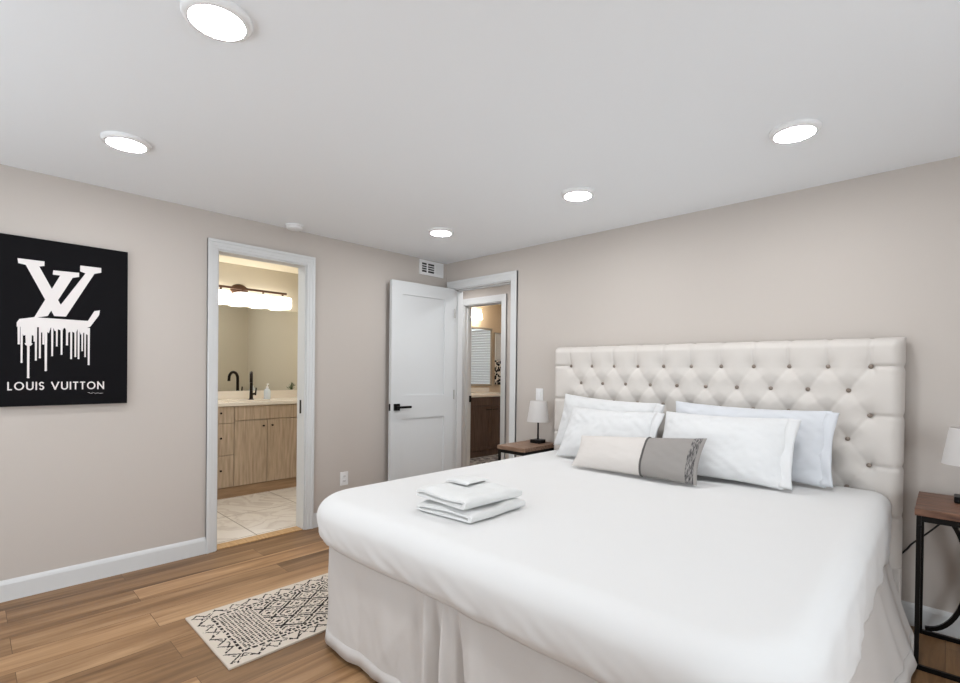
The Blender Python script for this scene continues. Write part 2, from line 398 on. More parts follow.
# door casings: stepped profile trim + jamb lining
def casing(name, axis, h0, h1, zh, face, sign, depth, width=0.062, both=True, stop=True):
    e = sempty(name); faces = [(face, sign)] + ([(face - sign * depth, -sign)] if both else [])
    mb = MB()
    def bx(p0, p1, q0, q1, za, zb, bv=0.0):
        q0, q1 = min(q0, q1), max(q0, q1)
        if axis == 'y': mb.box(q0, q1, p0, p1, za, zb, bv)
        else: mb.box(p0, p1, q0, q1, za, zb, bv)
    for fc, sg in faces:
        for (o0, o1, t) in ((0.0, width, 0.012), (width * 0.30, width, 0.016), (width * 0.68, width, 0.022)):
            bx(h0 - o1, h0 - o0, fc, fc + sg * t, 0, zh + o0, 0.0015)
            bx(h1 + o0, h1 + o1, fc, fc + sg * t, 0, zh + o0, 0.0015)
            bx(h0 - o1, h1 + o1, fc, fc + sg * t, zh + o0, zh + o1, 0.0015)
    mb.build('casing', TRIMW, e)
    mb = MB(); b0 = face; b1 = face - sign * depth; t = 0.010
    bx(h0 - 0.001, h0 + t, b0, b1, 0, zh); bx(h1 - t, h1 + 0.001, b0, b1, 0, zh); bx(h0 + t, h1 - t, b0, b1, zh - t, zh + 0.001)
    if stop:
        c0 = face - sign * 0.045; c1 = face - sign * 0.08
        bx(h0 + t, h0 + t + 0.011, c0, c1, 0, zh - t); bx(h1 - t - 0.011, h1 - t, c0, c1, 0, zh - t)
        bx(h0 + t, h1 - t, c0, c1, zh - t - 0.011, zh - t)
    mb.build('jamb', TRIMW, e)
    return e
t1 = casing('trim_1', 'y', BY0, BY1, DZ, 0, 1, 0.12, stop=False)
MB().box(-0.075, -0.05, BY1 - 0.013, BY1 - 0.0095, 0.895, 1.0, 0.001).build('edge_pull', BLACK, t1, label='black pull plate')
t2 = casing('trim_2', 'x', EX0, EX1, 2.034, 0, -1, 0.12, 0.070)
MB().box(EX1 - 0.013, EX1 - 0.0095, 0.008, 0.036, 0.87, 0.96, 0.001).build('strike_plate', SILVER, t2, label='small metal strike plate')
t3 = casing('trim_3', 'x', HX0, HX1, DZH, 1.0, -1, 0.12, 0.075)
MB().box(HX0 + 0.0095, HX0 + 0.02, 1.09, 1.125, 0.85, 0.93, 0.001).build('strike_plate', BLACK, t3, label='black strike plate')
# wood threshold at the bathroom door
struct(MB().box(-0.105, 0.0, BY0 + .014, BY1 - .014, 0.0, 0.008, 0.003).build('trim_4', noise_mix(mat('oak_threshold', (190, 150, 100), 0.4), (178, 138, 92), (206, 168, 120), 10, (1, 8, 1))))

# entry door leaf, swung open against the left wall
d1 = bpy.data.objects.new('door_1', None); COL.objects.link(d1); d1['kind'] = 'structure'
DW, DH, DT = 0.70, 2.012, 0.035
d1.location = (0.140, -0.026, 0.012); ORG[d1] = Vector((0, 0, 0))
ang = math.atan2(-(0.700), (0.102 - 0.140)); d1.rotation_euler = (0, 0, ang)
# local: x along the leaf from hinge to free edge, y: +y faces the wall? (leaf turned ~ -94 deg) so room face is +y
def leaf(mb, y0, y1):
    core = 0.010
    mb.box(0, DW, y0 + core, y1 - core, 0, DH)
    for f0, f1 in ((y0, y0 + core), (y1 - core, y1)):
        s = 0.112
        mb.box(0, s, f0, f1, 0, DH); mb.box(DW - s, DW, f0, f1, 0, DH)
        for za, zb in ((0, 0.22), (0.80, 1.005), (DH - 0.115, DH)): mb.box(s, DW - s, f0, f1, za, zb)
    return mb
leaf(MB(), 0 - DT, 0).build('door_panel', DOORW, d1)
hd = MB(); hz = 0.905
hd.box(DW - 0.088, DW - 0.028, 0.0, 0.012, hz - 0.03, hz + 0.03, 0.002)
hd.cyl((DW - 0.058, 0.012, hz), (DW - 0.058, 0.045, hz), 0.012)
hd.box(DW - 0.185, DW - 0.045, 0.036, 0.052, hz - 0.010, hz + 0.010, 0.003)
hd.box(DW - 0.088, DW - 0.028, -DT - 0.010, -DT, hz - 0.03, hz + 0.03, 0.002)
hd.build('door_handle', BLACK, d1, label='black lever handle on square plate')
MB().box(DW - 0.0005, DW + 0.002, -DT + 0.006, -0.006, hz - 0.03, hz + 0.03).build('latch_plate', BLACK, d1)
for hzz in (0.22, 1.0, 1.78):
    MB().cyl((-0.005, 0.005, hzz - 0.045), (-0.005, 0.005, hzz + 0.045), 0.006, n=12).build('hinge', SILVER, d1)

# ------------------------------------------------------------------ ceiling fittings
DISC_LABELS = {
    (1.995, -2.735): 'largest glowing round ceiling light, at the top edge of the view',
    (0.812, -2.740): 'glowing round ceiling light nearest the wall with the black canvas',
    (0.815, -0.800): 'smallest glowing round ceiling light, beside the corner air vent',
    (2.006, -0.790): 'glowing round ceiling light above the left end of the tufted headboard',
    (3.100, -0.810): 'glowing round ceiling light above the right end of the tufted headboard',
    (3.170, -2.740): 'glowing round ceiling light nearest the camera, out of frame above the bed foot'}
first = None
for (x, y), lab in DISC_LABELS.items():
    if first is None:
        t = thing('ceiling_light', lab, 'ceiling light', (x, y, H), 'round ceiling lights')
        MB().lathe([(0.096, 0.0), (0.096, -0.008), (0.091, -0.016), (0.083, -0.020), (0.076, -0.020), (0.076, -0.017)], (x, y, H), 48).build('trim_ring', PLASTIC, t, True)
        MB().lathe([(0.0755, -0.0165), (0.0755, -0.0195), (0.06, -0.0215), (0.0, -0.0225)], (x, y, H), 48).build('diffuser', GLOWD, t, True, label='glowing white diffuser')
        first = t
    else:
        c = copy_tree(first); c.location = (x, y, H); c['label'] = lab
c = copy_tree(first); c.location = (-0.6, 0.55, H); c['label'] = 'added unseen ceiling light brightening the hallway beyond the entry door'  # added lamp, out of sight, fills the hallway with light
c = copy_tree(first); c.location = (1.2, 0.55, H); c['label'] = 'added unseen ceiling light brightening the hallway behind the headboard wall'  # another unseen lamp added for hallway brightness
c = copy_tree(first); c.location = (-0.75, -1.3, HB); c['label'] = 'added unseen ceiling light brightening the bathroom with the oak vanity'  # unseen fill lamp added for the bathroom's ambient light
c = copy_tree(first); c.location = (-0.6, -2.2, HB); c['label'] = 'added unseen ceiling light brightening the left end of the oak vanity bathroom'  # second unseen fill lamp added to this bathroom
c = copy_tree(first); c.location = (0.35, 0.55, H); c['label'] = 'added unseen ceiling light brightening the hallway just outside the entry door'  # added unseen lamp, lifts the hall wall above the doorway
c = copy_tree(first); c.location = (-0.7, 1.9, HB); c['label'] = 'added unseen ceiling light brightening the bathroom with the dark vanity'  # unseen lamp added to brighten the hall bathroom

t = thing('smoke_detector', 'small white round smoke detector on the ceiling above the bathroom door', 'smoke detector', (0.115, -1.603, H))
MB().lathe([(0.062, 0), (0.062, -0.010), (0.056, -0.012)], (0.115, -1.603, H), 32).build('mounting_base', PLASTIC, t, True)
MB().lathe([(0.056, -0.012), (0.054, -0.026), (0.044, -0.033), (0, -0.034)], (0.115, -1.603, H), 32).build('cover', PLASTIC, t, True)

t = thing('air_vent', 'small white rectangular air vent high on the wall by the room corner', 'air vent', (0, -0.199, 2.21))
y0, y1, z0, z1 = -0.347, -0.050, 2.140, 2.279
fr = MB(); fr.box(0, 0.010, y0, y0 + 0.028, z0, z1, 0.002); fr.box(0, 0.010, y1 - 0.022, y1, z0, z1, 0.002)
fr.box(0, 0.010, y0 + 0.028, y1 - 0.022, z0, z0 + 0.026, 0.002); fr.box(0, 0.010, y0 + 0.028, y1 - 0.022, z1 - 0.026, z1, 0.002)
for c in (-0.252, -0.160): fr.box(0, 0.010, c - 0.006, c + 0.006, z0 + 0.026, z1 - 0.026)
fr.build('frame', PLASTIC, t)
MB().box(0.0005, 0.002, y0 + 0.028, -0.166, z0 + 0.026, z1 - 0.026).build('duct_shade', DARK, t, label='dark sheet standing in for the shade behind the grille')  # dark sheet on the wall face; the duct's shade is its colour
gl = MB()
for k in range(3): z = z0 + 0.026 + (k + 1) * 0.0217; gl.box(0.003, 0.008, y0 + 0.028, -0.166, z - 0.0035, z + 0.0035)
gl.build('grille', PLASTIC, t)
lv = MB()
for k in range(6): y = -0.148 + k * 0.0138; lv.box(0.002, 0.009, y - 0.005, y + 0.005, z0 + 0.026, z1 - 0.026)
lv.box(0.0, 0.002, -0.154, y1 - 0.022, z0 + 0.026, z1 - 0.026); lv.build('louvers', PLASTIC, t)

t = thing('light_switch', 'white light switch plate on the wall above the left nightstand lamp', 'light switch', (1.157, 0, 1.08))
MB().box(1.118, 1.190, -0.006, 0, 0.988, 1.104, 0.002).build('cover_plate', PLASTIC, t)
MB().box(1.137, 1.171, -0.011, -0.005, 1.013, 1.079, 0.002).build('rocker', PLASTIC, t)
t = thing('power_outlet', 'white power outlet low on the wall beside the bathroom door', 'outlet', (0, -1.11, 0.345))
MB().box(0, 0.006, -1.147, -1.075, 0.29, 0.40, 0.002).build('cover_plate', PLASTIC, t)
for z in (0.325, 0.365):
    s_ = MB().box(0.005, 0.008, -1.128, -1.094, z - 0.013, z + 0.013, 0.003).build('socket', PLASTIC, t)
    q = MB(); q.box(0.0078, 0.0085, -1.118, -1.115, z - 0.005, z + 0.006); q.box(0.0078, 0.0085, -1.107, -1.104, z - 0.005, z + 0.006); q.build('slots', DARK, s_)

# ------------------------------------------------------------------ the canvas on the left wall
cp = thing('canvas_print', 'tall black canvas with a white dripping monogram, hung on the left wall', 'wall art', (0, -2.9, 1.47))
MB().box(0.004, 0.034, -3.212, -2.587, 1.025, 1.925, 0.002).build('canvas', CANVAS, cp)
XP = 0.0338
Vp = [(-3.065, 1.806), (-2.959, 1.806), (-2.959, 1.782), (-2.98, 1.776), (-2.891, 1.579), (-2.785, 1.768), (-2.809, 1.777), (-2.808, 1.809), (-2.714, 1.81), (-2.714, 1.783), (-2.745, 1.772), (-2.869, 1.516), (-2.918, 1.515), (-3.033, 1.776), (-3.062, 1.781)]
Lp = [(-2.923, 1.764), (-2.813, 1.767), (-2.813, 1.744), (-2.841, 1.735), (-2.945, 1.513), (-3.001, 1.497), (-2.894, 1.74), (-2.925, 1.741)]
Bp = [(-3.067, 1.468), (-3.057, 1.487), (-3.001, 1.501), (-2.773, 1.5), (-2.744, 1.559), (-2.719, 1.565), (-2.723, 1.537), (-2.762, 1.469), (-2.786, 1.454), (-2.9, 1.452), (-3.067, 1.446)]
Dp = [(-3.059, .010, 1.353), (-3.048, .009, 1.256), (-3.021, .028, 1.347), (-3.022, .011, 1.175), (-2.998, .008, 1.371), (-2.992, .009, 1.269), (-2.976, .009, 1.282), (-2.962, .010, 1.357), (-2.952, .011, 1.213), (-2.926, .009, 1.295), (-2.907, .008, 1.349), (-2.887, .009, 1.304), (-2.864, .010, 1.357), (-2.846, .009, 1.281), (-2.828, .009, 1.293), (-2.814, .009, 1.282), (-2.798, .008, 1.327), (-2.785, .008, 1.294), (-2.769, .010, 1.249)]
mb = MB()
for i, pp in enumerate((Vp, Lp, Bp)): mb.prism(pp, 'x', XP, XP + 0.0010 + 0.0003 * i)
for i, (y, wd, zb) in enumerate(Dp):
    r = wd / 2; pts = [(y - r, 1.46), (y + r, 1.46), (y + r * 0.8, zb + r)] + [(y + r * 1.1 * math.cos(a), zb + r + r * 1.1 * math.sin(a)) for a in [-k * PI / 6 for k in range(0, 7)]] + [(y - r * 0.8, zb + r)]
    mb.prism(pts, 'x', XP, XP + 0.0008 + 0.00002 * i)
for y, wd, zb in ((-3.02, 0.07, 1.40), (-2.955, 0.05, 1.42), (-2.9, 0.05, 1.432), (-2.845, 0.06, 1.425), (-2.79, 0.05, 1.42)):
    mb.prism([(y - wd / 2, 1.46), (y + wd / 2, 1.46), (y + wd * .3, zb), (y, zb + 0.012), (y - wd * .3, zb)], 'x', XP, XP + 0.0007)
mb.build('monogram', PAINTW, cp, label='white dripping monogram')
# lettering from strokes
def letters(parent, text, y0, z0, length, cap, st, x, material):
    W = {'L': .48, 'O': 1.05, 'U': .80, 'I': .14, 'S': .58, 'V': .92, 'T': .62, 'N': .86, ' ': .32}
    gap = .22; tot = sum(W[c] for c in text) + gap * (len(text) - 1); k = length / tot; p = y0; h = st / 2
    for c in text:
        wd = W[c] * k; L, R, B, T = p + h, p + wd - h, z0 + h, z0 + cap - h; C_ = (L + R) / 2
        mb = MB(); cnt = [0]
        def line(pts, closed=False):
            # one flat ribbon of width st along the points
            n = len(pts); ls, rs = [], []
            for i, q in enumerate(pts):
                a_ = pts[(i - 1) % n] if (closed or i) else q; b_ = pts[(i + 1) % n] if (closed or i < n - 1) else q
                d_ = (Vector(b_) - Vector(a_)).normalized(); nn = Vector((-d_.y, d_.x)) * h; e = Vector(q)
                if not closed and i == 0: e = e - d_ * h
                if not closed and i == n - 1: e = e + d_ * h
                ls.append(e + nn); rs.append(e - nn)
            xx = x + 0.0006 + cnt[0] * 0.00006; cnt[0] += 1
            F = [[mb.bm.verts.new((xx, v.x, v.y)) for v in q] for q in (ls, rs)]; K = [[mb.bm.verts.new((x, v.x, v.y)) for v in q] for q in (ls, rs)]
            for i in range(n if closed else n - 1):
                j = (i + 1) % n
                mb.bm.faces.new((F[0][i], F[0][j], F[1][j], F[1][i])); mb.bm.faces.new((F[0][i], F[0][j], K[0][j], K[0][i])); mb.bm.faces.new((F[1][i], F[1][j], K[1][j], K[1][i]))
        def arc(cx_, cz_, rx, rz, a0, a1, n=20): return [(cx_ + rx * math.cos(a0 + (a1 - a0) * i / n), cz_ + rz * math.sin(a0 + (a1 - a0) * i / n)) for i in range(n + 1)]
        if c == 'L': line([(L, T), (L, B)]); line([(L, B), (R, B)])
        elif c == 'I': line([(C_, B), (C_, T)])
        elif c == 'O': line(arc(C_, (B + T) / 2, (R - L) / 2, (T - B) / 2, 0, 2 * PI, 36)[:-1], True)
        elif c == 'U':
            r = (R - L) / 2; rz = min(r, (T - B) * .5); line([(L, T)] + arc(C_, B + rz, r, rz, PI, 2 * PI) + [(R, T)])
        elif c == 'V': line([(L, T), (C_, B)]); line([(C_, B), (R, T)])
        elif c == 'T': line([(L, T), (R, T)]); line([(C_, B), (C_, T)])
        elif c == 'N': line([(L, B), (L, T)]); line([(L, T), (R, B)]); line([(R, B), (R, T)])
        elif c == 'S':
            q = (T - B) / 4; r = (R - L) / 2
            line(arc(C_, T - q, r, q, 0.22 * PI, 1.5 * PI, 16) + arc(C_, B + q, r, q, 0.5 * PI, -0.78 * PI, 16)[1:])
        if c != ' ': mb.build('letter', material, parent)
        else: mb.bm.free()
        p += wd + gap * k
letters(cp, 'LOUIS VUITTON', -3.102, 1.111, 0.404, 0.044, 0.0062, XP, PAINTW)
mb = MB()
pts = [(-2.772 + 0.0068 * i, 1.090 + 0.004 * math.sin(i * 2.1) * (1 - i / 14) - 0.0003 * i) for i in range(11)]
for a, b in zip(pts, pts[1:]): mb.prism([(a[0], a[1] - .0007), (b[0], b[1] - .0007), (b[0], b[1] + .0007), (a[0], a[1] + .0007)], 'x', XP, XP + 0.0006)
mb.build('signature', PAINTW, cp)

# ------------------------------------------------------------------ bed
BXC = 2.420
XL, XRB, YF, YH = 1.458, 3.400, -2.185, -0.168
bed = thing('bed', 'king bed with a tall button-tufted ivory headboard against the right wall', 'bed', (BXC, -1.1, 0))
MB().box(XL + .10, XRB - .10, YF + .12, YH - .01, 0.10, 0.36, 0.03).build('box_spring', SKIRT, bed)
MB().box(XL + .10, XRB - .10, YF + .10, YH - .01, 0.365, 0.635, 0.07, 4).build('mattress', SHEET, bed, True)
for x in (XL + .2, XRB - .2):
    for y in (YF + .25, YH - .2): MB().box(x - .025, x + .025, y - .025, y + .025, 0, 0.099, 0.003).build('leg', BLACK, bed)
# tufted headboard
HX0b, HX1b, HZ1, HYB, HYF = 1.380, 3.437, 1.432, -0.022, -0.125
bx0, dx, rowz = 1.539, 0.1770, [1.286, 1.163, 1.040, 0.914, 0.790, 0.667, 0.545]
btn = []
for r, z in enumerate(rowz):
    n = 11 if r % 2 == 0 else 10
    for k in range(n): btn.append((bx0 + dx * k + (0 if r % 2 == 0 else dx / 2), z))
dz2 = rowz[0] - rowz[1]
NU, NV = 300, 150
def tuft(x, z):
    d2 = min((x - a) ** 2 + (z - b) ** 2 for a, b in btn if abs(z - b) < 0.2)if z > 0.4 else 0.04
    d = math.sqrt(d2)
    h = 1 - math.exp(-(d / 0.046) ** 1.35)
    puff = 0.027 * h
    # creases along the diamonds between neighbouring buttons
    if rowz[-1] < z < rowz[0] and btn[0][0] - 0.02 < x < btn[10][0] + 0.02:
        u = (x - bx0) / dx; v = (rowz[0] - z) / (2 * dz2)
        c = min(abs((u + v) - round(u + v)), abs((u - v) - round(u - v))) * dx
        puff -= 0.0036 * math.exp(-(c / 0.011) ** 2)
        puff -= 0.0022 * math.exp(-(d / 0.05) ** 2) * (0.5 + 0.5 * nz(x * 60, z * 60, 2)) * 2
    # pleats to the top edge and to the two sides
    if z >= rowz[0]:
        u = (x - bx0) / dx; k = min(max(round(u), 0), 10); c = abs(u - k) * dx
        puff -= 0.007 * math.exp(-(c / 0.007) ** 2)
    for xe, sgn in ((bx0, -1), (btn[10][0], 1)):
        if (x - xe) * sgn > 0:
            c = min(abs(z - rowz[i]) for i in (0, 2, 4, 6)); puff -= 0.013 * math.exp(-(c / 0.009) ** 2)
    return puff
def hfun(i, j):
    u = i / (NU - 1); v = j / (NV - 1)
    # last/first few rows wrap round to the back
    W = HX1b - HX0b; e = 0.045
    def wrap(t, lo, hi):
        # t in 0..1 over lo..hi; returns coordinate and inset distance
        return lo + (hi - lo) * t
    x = wrap(u, HX0b, HX1b); z = 0.30 + (HZ1 - 0.30) * v
    ex = min(x - HX0b, HX1b - x); ez = HZ1 - z
    def rnd(dd): return 0 if dd >= e else e - math.sqrt(max(e * e - (e - dd) ** 2, 0))
    back = max(rnd(ex), rnd(ez)) if (ex >= e or ez >= e) else e - math.sqrt(max(e * e - min((e - ex) ** 2 + (e - ez) ** 2, e * e), 0))
    k = min(1, min(ex, ez) / e); k = math.sqrt(max(0, k))
    y = HYF + back - tuft(x, z) * k + 0.0015 * nz(x * 14, z * 14, 3)
    # scallop of the outline where pleats pull in
    if ez < 0.03:
        c = abs((x - bx0) / dx - round((x - bx0) / dx)) * dx; z -= 0.006 * math.exp(-(c / 0.012) ** 2) * (1 - ez / 0.03)
    if ex < 0.03:
        c = min(abs(z - rowz[q]) for q in (0, 2, 4, 6)); s_ = 1 if x < BXC else -1
        x += s_ * 0.006 * math.exp(-(c / 0.012) ** 2) * (1 - ex / 0.03)
    return Vector((x, y, z))
mb = MB(); G = mb.grid(hfun, NU, NV)
ring = [G[0][j] for j in range(NV)] + [G[i][NV - 1] for i in range(1, NU)] + [G[NU - 1][j] for j in range(NV - 2, -1, -1)]
bk = [mb.bm.verts.new((v.co.x, HYB, v.co.z)) for v in ring]
for a in range(len(ring) - 1): mb.bm.faces.new((ring[a], ring[a + 1], bk[a + 1], bk[a]))
mb.bm.faces.new(bk)
mb.box(HX0b, HX1b, HYF, HYB, 0.0, 0.302, 0.01)
hb = mb.build('headboard', TUFT, bed, True, angle=60)
def front_y(x, z): return HYF - tuft(x, z)
b0 = None
for (x, z) in btn:
    y = front_y(x, z) - 0.0065
    if b0 is None:
        b0 = MB().sphere((0, 0, 0), 0.0115, 1, 0.65, 1, 14, 8).build('button', BUTTON, None, True); b0.parent = hb; b = b0
    else:
        b = b0.copy(); COL.objects.link(b)
    b.location = Vector((x, y, z)) - ORG[bed]

# rounded U path round the mattress: head-left, foot-left corner, foot, foot-right corner, head-right
def upath(xl, xr, yf, yh, rc, n_side=70, n_foot=80, n_c=22):
    P = []
    for i in range(n_side): P.append((xl, yh + (yf + rc - yh) * i / n_side, -1, 0))
    for i in range(n_c): a = PI + (PI / 2) * i / n_c; P.append((xl + rc + rc * math.cos(a), yf + rc + rc * math.sin(a), math.cos(a), math.sin(a)))
    for i in range(n_foot): P.append((xl + rc + (xr - xl - 2 * rc) * i / n_foot, yf, 0, -1))
    for i in range(n_c): a = 1.5 * PI + (PI / 2) * i / n_c; P.append((xr - rc + rc * math.cos(a), yf + rc + rc * math.sin(a), math.cos(a), math.sin(a)))
    for i in range(n_side + 1): P.append((xr, yf + rc + (yh - yf - rc) * i / n_side, 1, 0))
    S = [0]
    for a, b in zip(P, P[1:]): S.append(S[-1] + math.hypot(a[0] - b[0], a[1] - b[1]))
    return P, S
def sm(a, b, x):
    t = min(1, max(0, (x - a) / (b - a))); return t * t * (3 - 2 * t)
ZT = 0.672
P, S = upath(XL, XRB, YF, YH, 0.22)
RB = 0.075
NT, ND = 26, 26
def spread_fn(i, j):
    x, y, nx, ny = P[i]; s = S[i]
    ix, iy = x - nx * RB, y - ny * RB
    if j < NT:
        t = j / NT; t = 1 - (1 - t) ** 1.5
        cx_, cy_ = BXC, max(min(iy, YH), YF + 0.95) if abs(nx) > 0.01 else YF + 0.95
        if 0.0 < abs(nx) < 1: cy_ = YF + 0.95
        px, py = cx_ + (ix - cx_) * t, cy_ + (iy - cy_) * t
        n_ = 0.006 * nz(px * 2.2, py * 2.2, 1) + 0.0025 * nz(px * 7, py * 7, 5)
        n_ += 0.0045 * sm(-1.0, -2.0, py) * nz((px + py * .5) * 9, (py - px * .5) * 3, 9)
        n_ += 0.003 * sm(2.6, 3.3, px) * nz((px - py * .4) * 8, (py + px * .3) * 4, 14)
        z = ZT + n_ * (1 - t ** 8)
        return Vector((px, py, z))
    # over the edge and down
    q = (j - NT) / (ND)
    right = sm(0.5, 1.0, nx)
    foot = max(0, -ny)
    drop = 0.196 + 0.10 * right + 0.010 * nz(s * 2.3, 4) + 0.035 * right * nz(s * 3.1, 8)
    L = RB * PI / 2 + max(0.02, drop - RB)
    d = q * L
    if d < RB * PI / 2:
        a = d / RB; o = RB * math.sin(a); z = ZT - RB * (1 - math.cos(a))
    else:
        e = d - RB * PI / 2; o = RB; z = ZT - RB - e
    fr_ = (ZT - z) / 0.2
    o += 0.012 * math.sin(PI * min(1, q * 1.0)) * (0.6 + foot)
    o += (0.010 * nz(s * 5.5, z * 2.5, 2) + 0.006 * nz(s * 14 + z * 20, z * 9, 6) + 0.003 * nz(s * 34 + z * 30, z * 18, 3)) * sm(0.1, 0.9, fr_)
    o += right * fr_ * (0.012 * nz(s * 7, z * 1.2, 7))
    o -= 0.014 * sm(0.86, 1.0, q) * (1 - right)
    return Vector((ix + nx * o, iy + ny * o, z))
mb = MB(); mb.grid(spread_fn, len(P), NT + ND + 1)
# triangular-ish fill of the middle: weld the shared spine
bmesh.ops.remove_doubles(mb.bm, verts=mb.bm.verts[:], dist=0.0008)
bs = mb.build('bedspread', SHEET, None, True, angle=75, origin=(BXC, -1.1, 0.66))
tag(bs, 'smooth white bedspread covering the king bed and hanging over its edges', 'bedspread')
md = bs.modifiers.new('thickness', 'SOLIDIFY'); md.thickness = 0.010; md.offset = -1

# bed skirt
P2, S2 = upath(XL + 0.060, XRB - 0.030, YF + 0.050, YH - 0.02, 0.13, 110, 300, 30)
NZK = 26
S_foot0 = None
for i, p in enumerate(P2):
    if p[3] == -1 and S_foot0 is None: S_foot0 = S2[i] - (p[0] - XL)
def skirt_fn(i, j):
    x, y, nx, ny = P2[i]; s = S2[i]; v = j / (NZK - 1)          # v 0 top .. 1 hem
    ztop, zbot = 0.50, 0.022
    z = ztop + (zbot - ztop) * v
    right = sm(0.5, 1.0, nx); foot = max(0, -ny) ** 2
    o = 0.004 + 0.010 * v
    # gentle waves, deeper near the hem
    o += v * (1 - 0.75 * right) * (0.010 * nz(s * 4.0, v * 0.8, 1) + 0.004 * nz(s * 15, v * 2.5, 3))
    o += v * (1 - right) * 0.010 * (0.5 - abs(nz(s * 5.0 + v * 1.2, v * 1.0, 21)) * 2.2) + (1 - right) * 0.004 * v * (0.4 - abs(nz(s * 12 - v * 3, v * 4, 33)) * 2)
    # split pleat in the foot side
    xf = s - S_foot0 + XL
    if foot > 0.5:
        for xc, wd, am in ((2.235, 0.030, -0.018), (2.295, 0.018, 0.034), (2.342, 0.014, -0.040), (2.395, 0.015, 0.044), (2.450, 0.014, -0.036), (2.52, 0.030, 0.022), (2.03, 0.05, 0.010), (1.84, 0.04, -0.010), (2.80, 0.05, 0.014), (3.05, 0.04, -0.014)):
            o += am * sm(-0.15, 0.7, v) * math.exp(-((x - xc - 0.05 * (v - .5)) / wd) ** 2)
    # flare and folds along the right side towards the headboard
    if right > 0:
        fl = sm(-1.5, -0.45, y) * (1 - 0.35 * sm(-0.3, -0.16, y))
        o += right * v ** 1.4 * (0.020 + 0.105 * fl)
        o += right * v * 0.011 * math.sin((y * 24) + 3 * nz(y * 3, 2)) * (0.3 + 0.7 * fl) * (1.3 - 0.9 * v)
    z += (0.010 * nz(s * 3.0, 11) * (1 - right) + 0.010 * foot) * v + 0.0 * right
    return Vector((x + nx * o, y + ny * o, max(z, 0.006)))
mb = MB(); mb.grid(skirt_fn, len(P2), NZK)
sk = mb.build('bed_skirt', SKIRT, None, True, angle=80, origin=(BXC, -1.1, 0.3))
tag(sk, 'off-white pleated bed skirt hanging to the floor below the bedspread', 'bed skirt')
md = sk.modifiers.new('thickness', 'SOLIDIFY'); md.thickness = 0.003; md.offset = -1
mb = MB()
def hem_fn(i, j):
    a = skirt_fn(i, NZK - 1 - (0 if j == 0 else 3)); x, y, nx, ny = P2[i]
    return a + Vector((nx, ny, 0)) * 0.0022
mb.grid(hem_fn, len(P2), 2); mb.build('hem', SKIRT, sk, True, angle=80)
sk.children[0].modifiers.new('thickness', 'SOLIDIFY').thickness = 0.002

# ------------------------------------------------------------------ pillows
def pillow_pt(u, v, side, wd, ht, th, seed, wr=1.0, corner=0.05, sag=0.0, taper=0.0):
    # u,v in -1..1 ; side +-1 ; flat pillow in x (width), z (height), y thickness
    prof = max(0, (1 - abs(u) ** 3.2)) ** 0.62 * max(0, (1 - abs(v) ** 2.6)) ** 0.62
    x = wd / 2 * u * (1 - corner * (1 - abs(v) ** 2) * abs(u) ** 2 * 0.8)
    z = ht / 2 * v * (1 - corner * (1 - abs(u) ** 2) * abs(v) ** 2 * 1.3)
    y = -side * th / 2 * prof
    e = min(1, prof * 2.2)
    y += -side * wr * e * (0.007 * nz(u * 2.2 + seed, v * 2.2, side) + 0.0065 * abs(nz((u * 3 + v * 2.2) * 1.5 + seed, (v * 2 - u * 1.2) * 0.7, seed)) + 0.003 * nz(u * 11 + seed, v * 7, 2))
    z -= sag * (1 - u * u) * (v > 0) * v
    z = z * (1 + taper * u) + taper * u * ht / 2
    return Vector((x, y, z))
def pillow_mesh(mb, wd, ht, th, seed, u0=-1, u1=1, nu=64, nv=40, off=0.0, wr=1.0, corner=0.05, sag=0.0, taper=0.0):
    for side in (1, -1):
        def fn(i, j):
            u = u0 + (u1 - u0) * i / (nu - 1); v = -1 + 2 * j / (nv - 1)
            u_ = math.sin(u * PI / 2) * .5 + u * .5; v_ = math.sin(v * PI / 2) * .5 + v * .5
            p = pillow_pt(u_, v_, side, wd, ht, th, seed, wr, corner, sag, taper); p.y -= side * off; return p
        mb.grid(fn, nu, nv)
    bmesh.ops.remove_doubles(mb.bm, verts=mb.bm.verts[:], dist=0.0006)
    return mb
def put(o, loc, lean, rz=0.0, roll=0.0, rest=None):
    o.location = loc
    o.rotation_mode = 'QUATERNION'
    o.rotation_quaternion = (Matrix.Rotation(rz, 3, 'Z') @ Matrix.Rotation(-lean, 3, 'X') @ Matrix.Rotation(roll, 3, 'Y')).to_quaternion()
    if rest is not None:
        q = o.rotation_quaternion.to_matrix(); lo_ = min((q @ v.co).z for ch in o.children for v in ch.data.vertices)
        o.location.z = rest - lo_
R_ = math.radians
def bed_pillow(label, loc, lean, wd, ht, th, seed, mt, rz=0.0, roll=0.0, corner=0.06, sag=0.0, flap=1):
    e = thing('pillow', label, 'pillow', (0, 0, 0), 'white pillows on the bed')
    pillow_mesh(MB(), wd, ht, th, seed, corner=corner, sag=sag, wr=1.35).build('pillowcase', mt, e, True, angle=85)
    # open hem of the pillowcase at one end
    f = MB(); n = 30
    def fn(i, j):
        v = -0.97 + 1.94 * i / (n - 1); x = flap * (wd / 2 * (0.945 - 0.05 * (1 - v * v)) + 0.018 * j)
        return Vector((x, 0.006 * math.sin(v * 7 + j * .8) - 0.004, ht / 2 * v * (0.985)))
    f.grid(fn, n, 4); h_ = f.build('hem', mt, e, True); h_.modifiers.new('thickness', 'SOLIDIFY').thickness = 0.008
    put(e, loc, lean, rz, roll, ZT + 0.012); return e
bed_pillow('white pillow standing against the left end of the headboard, behind another', (1.905, -0.285, 0.868), R_(17), 0.74, 0.385, 0.12, 3.1, PILLOW, rz=R_(-2), roll=R_(2.5), flap=1)
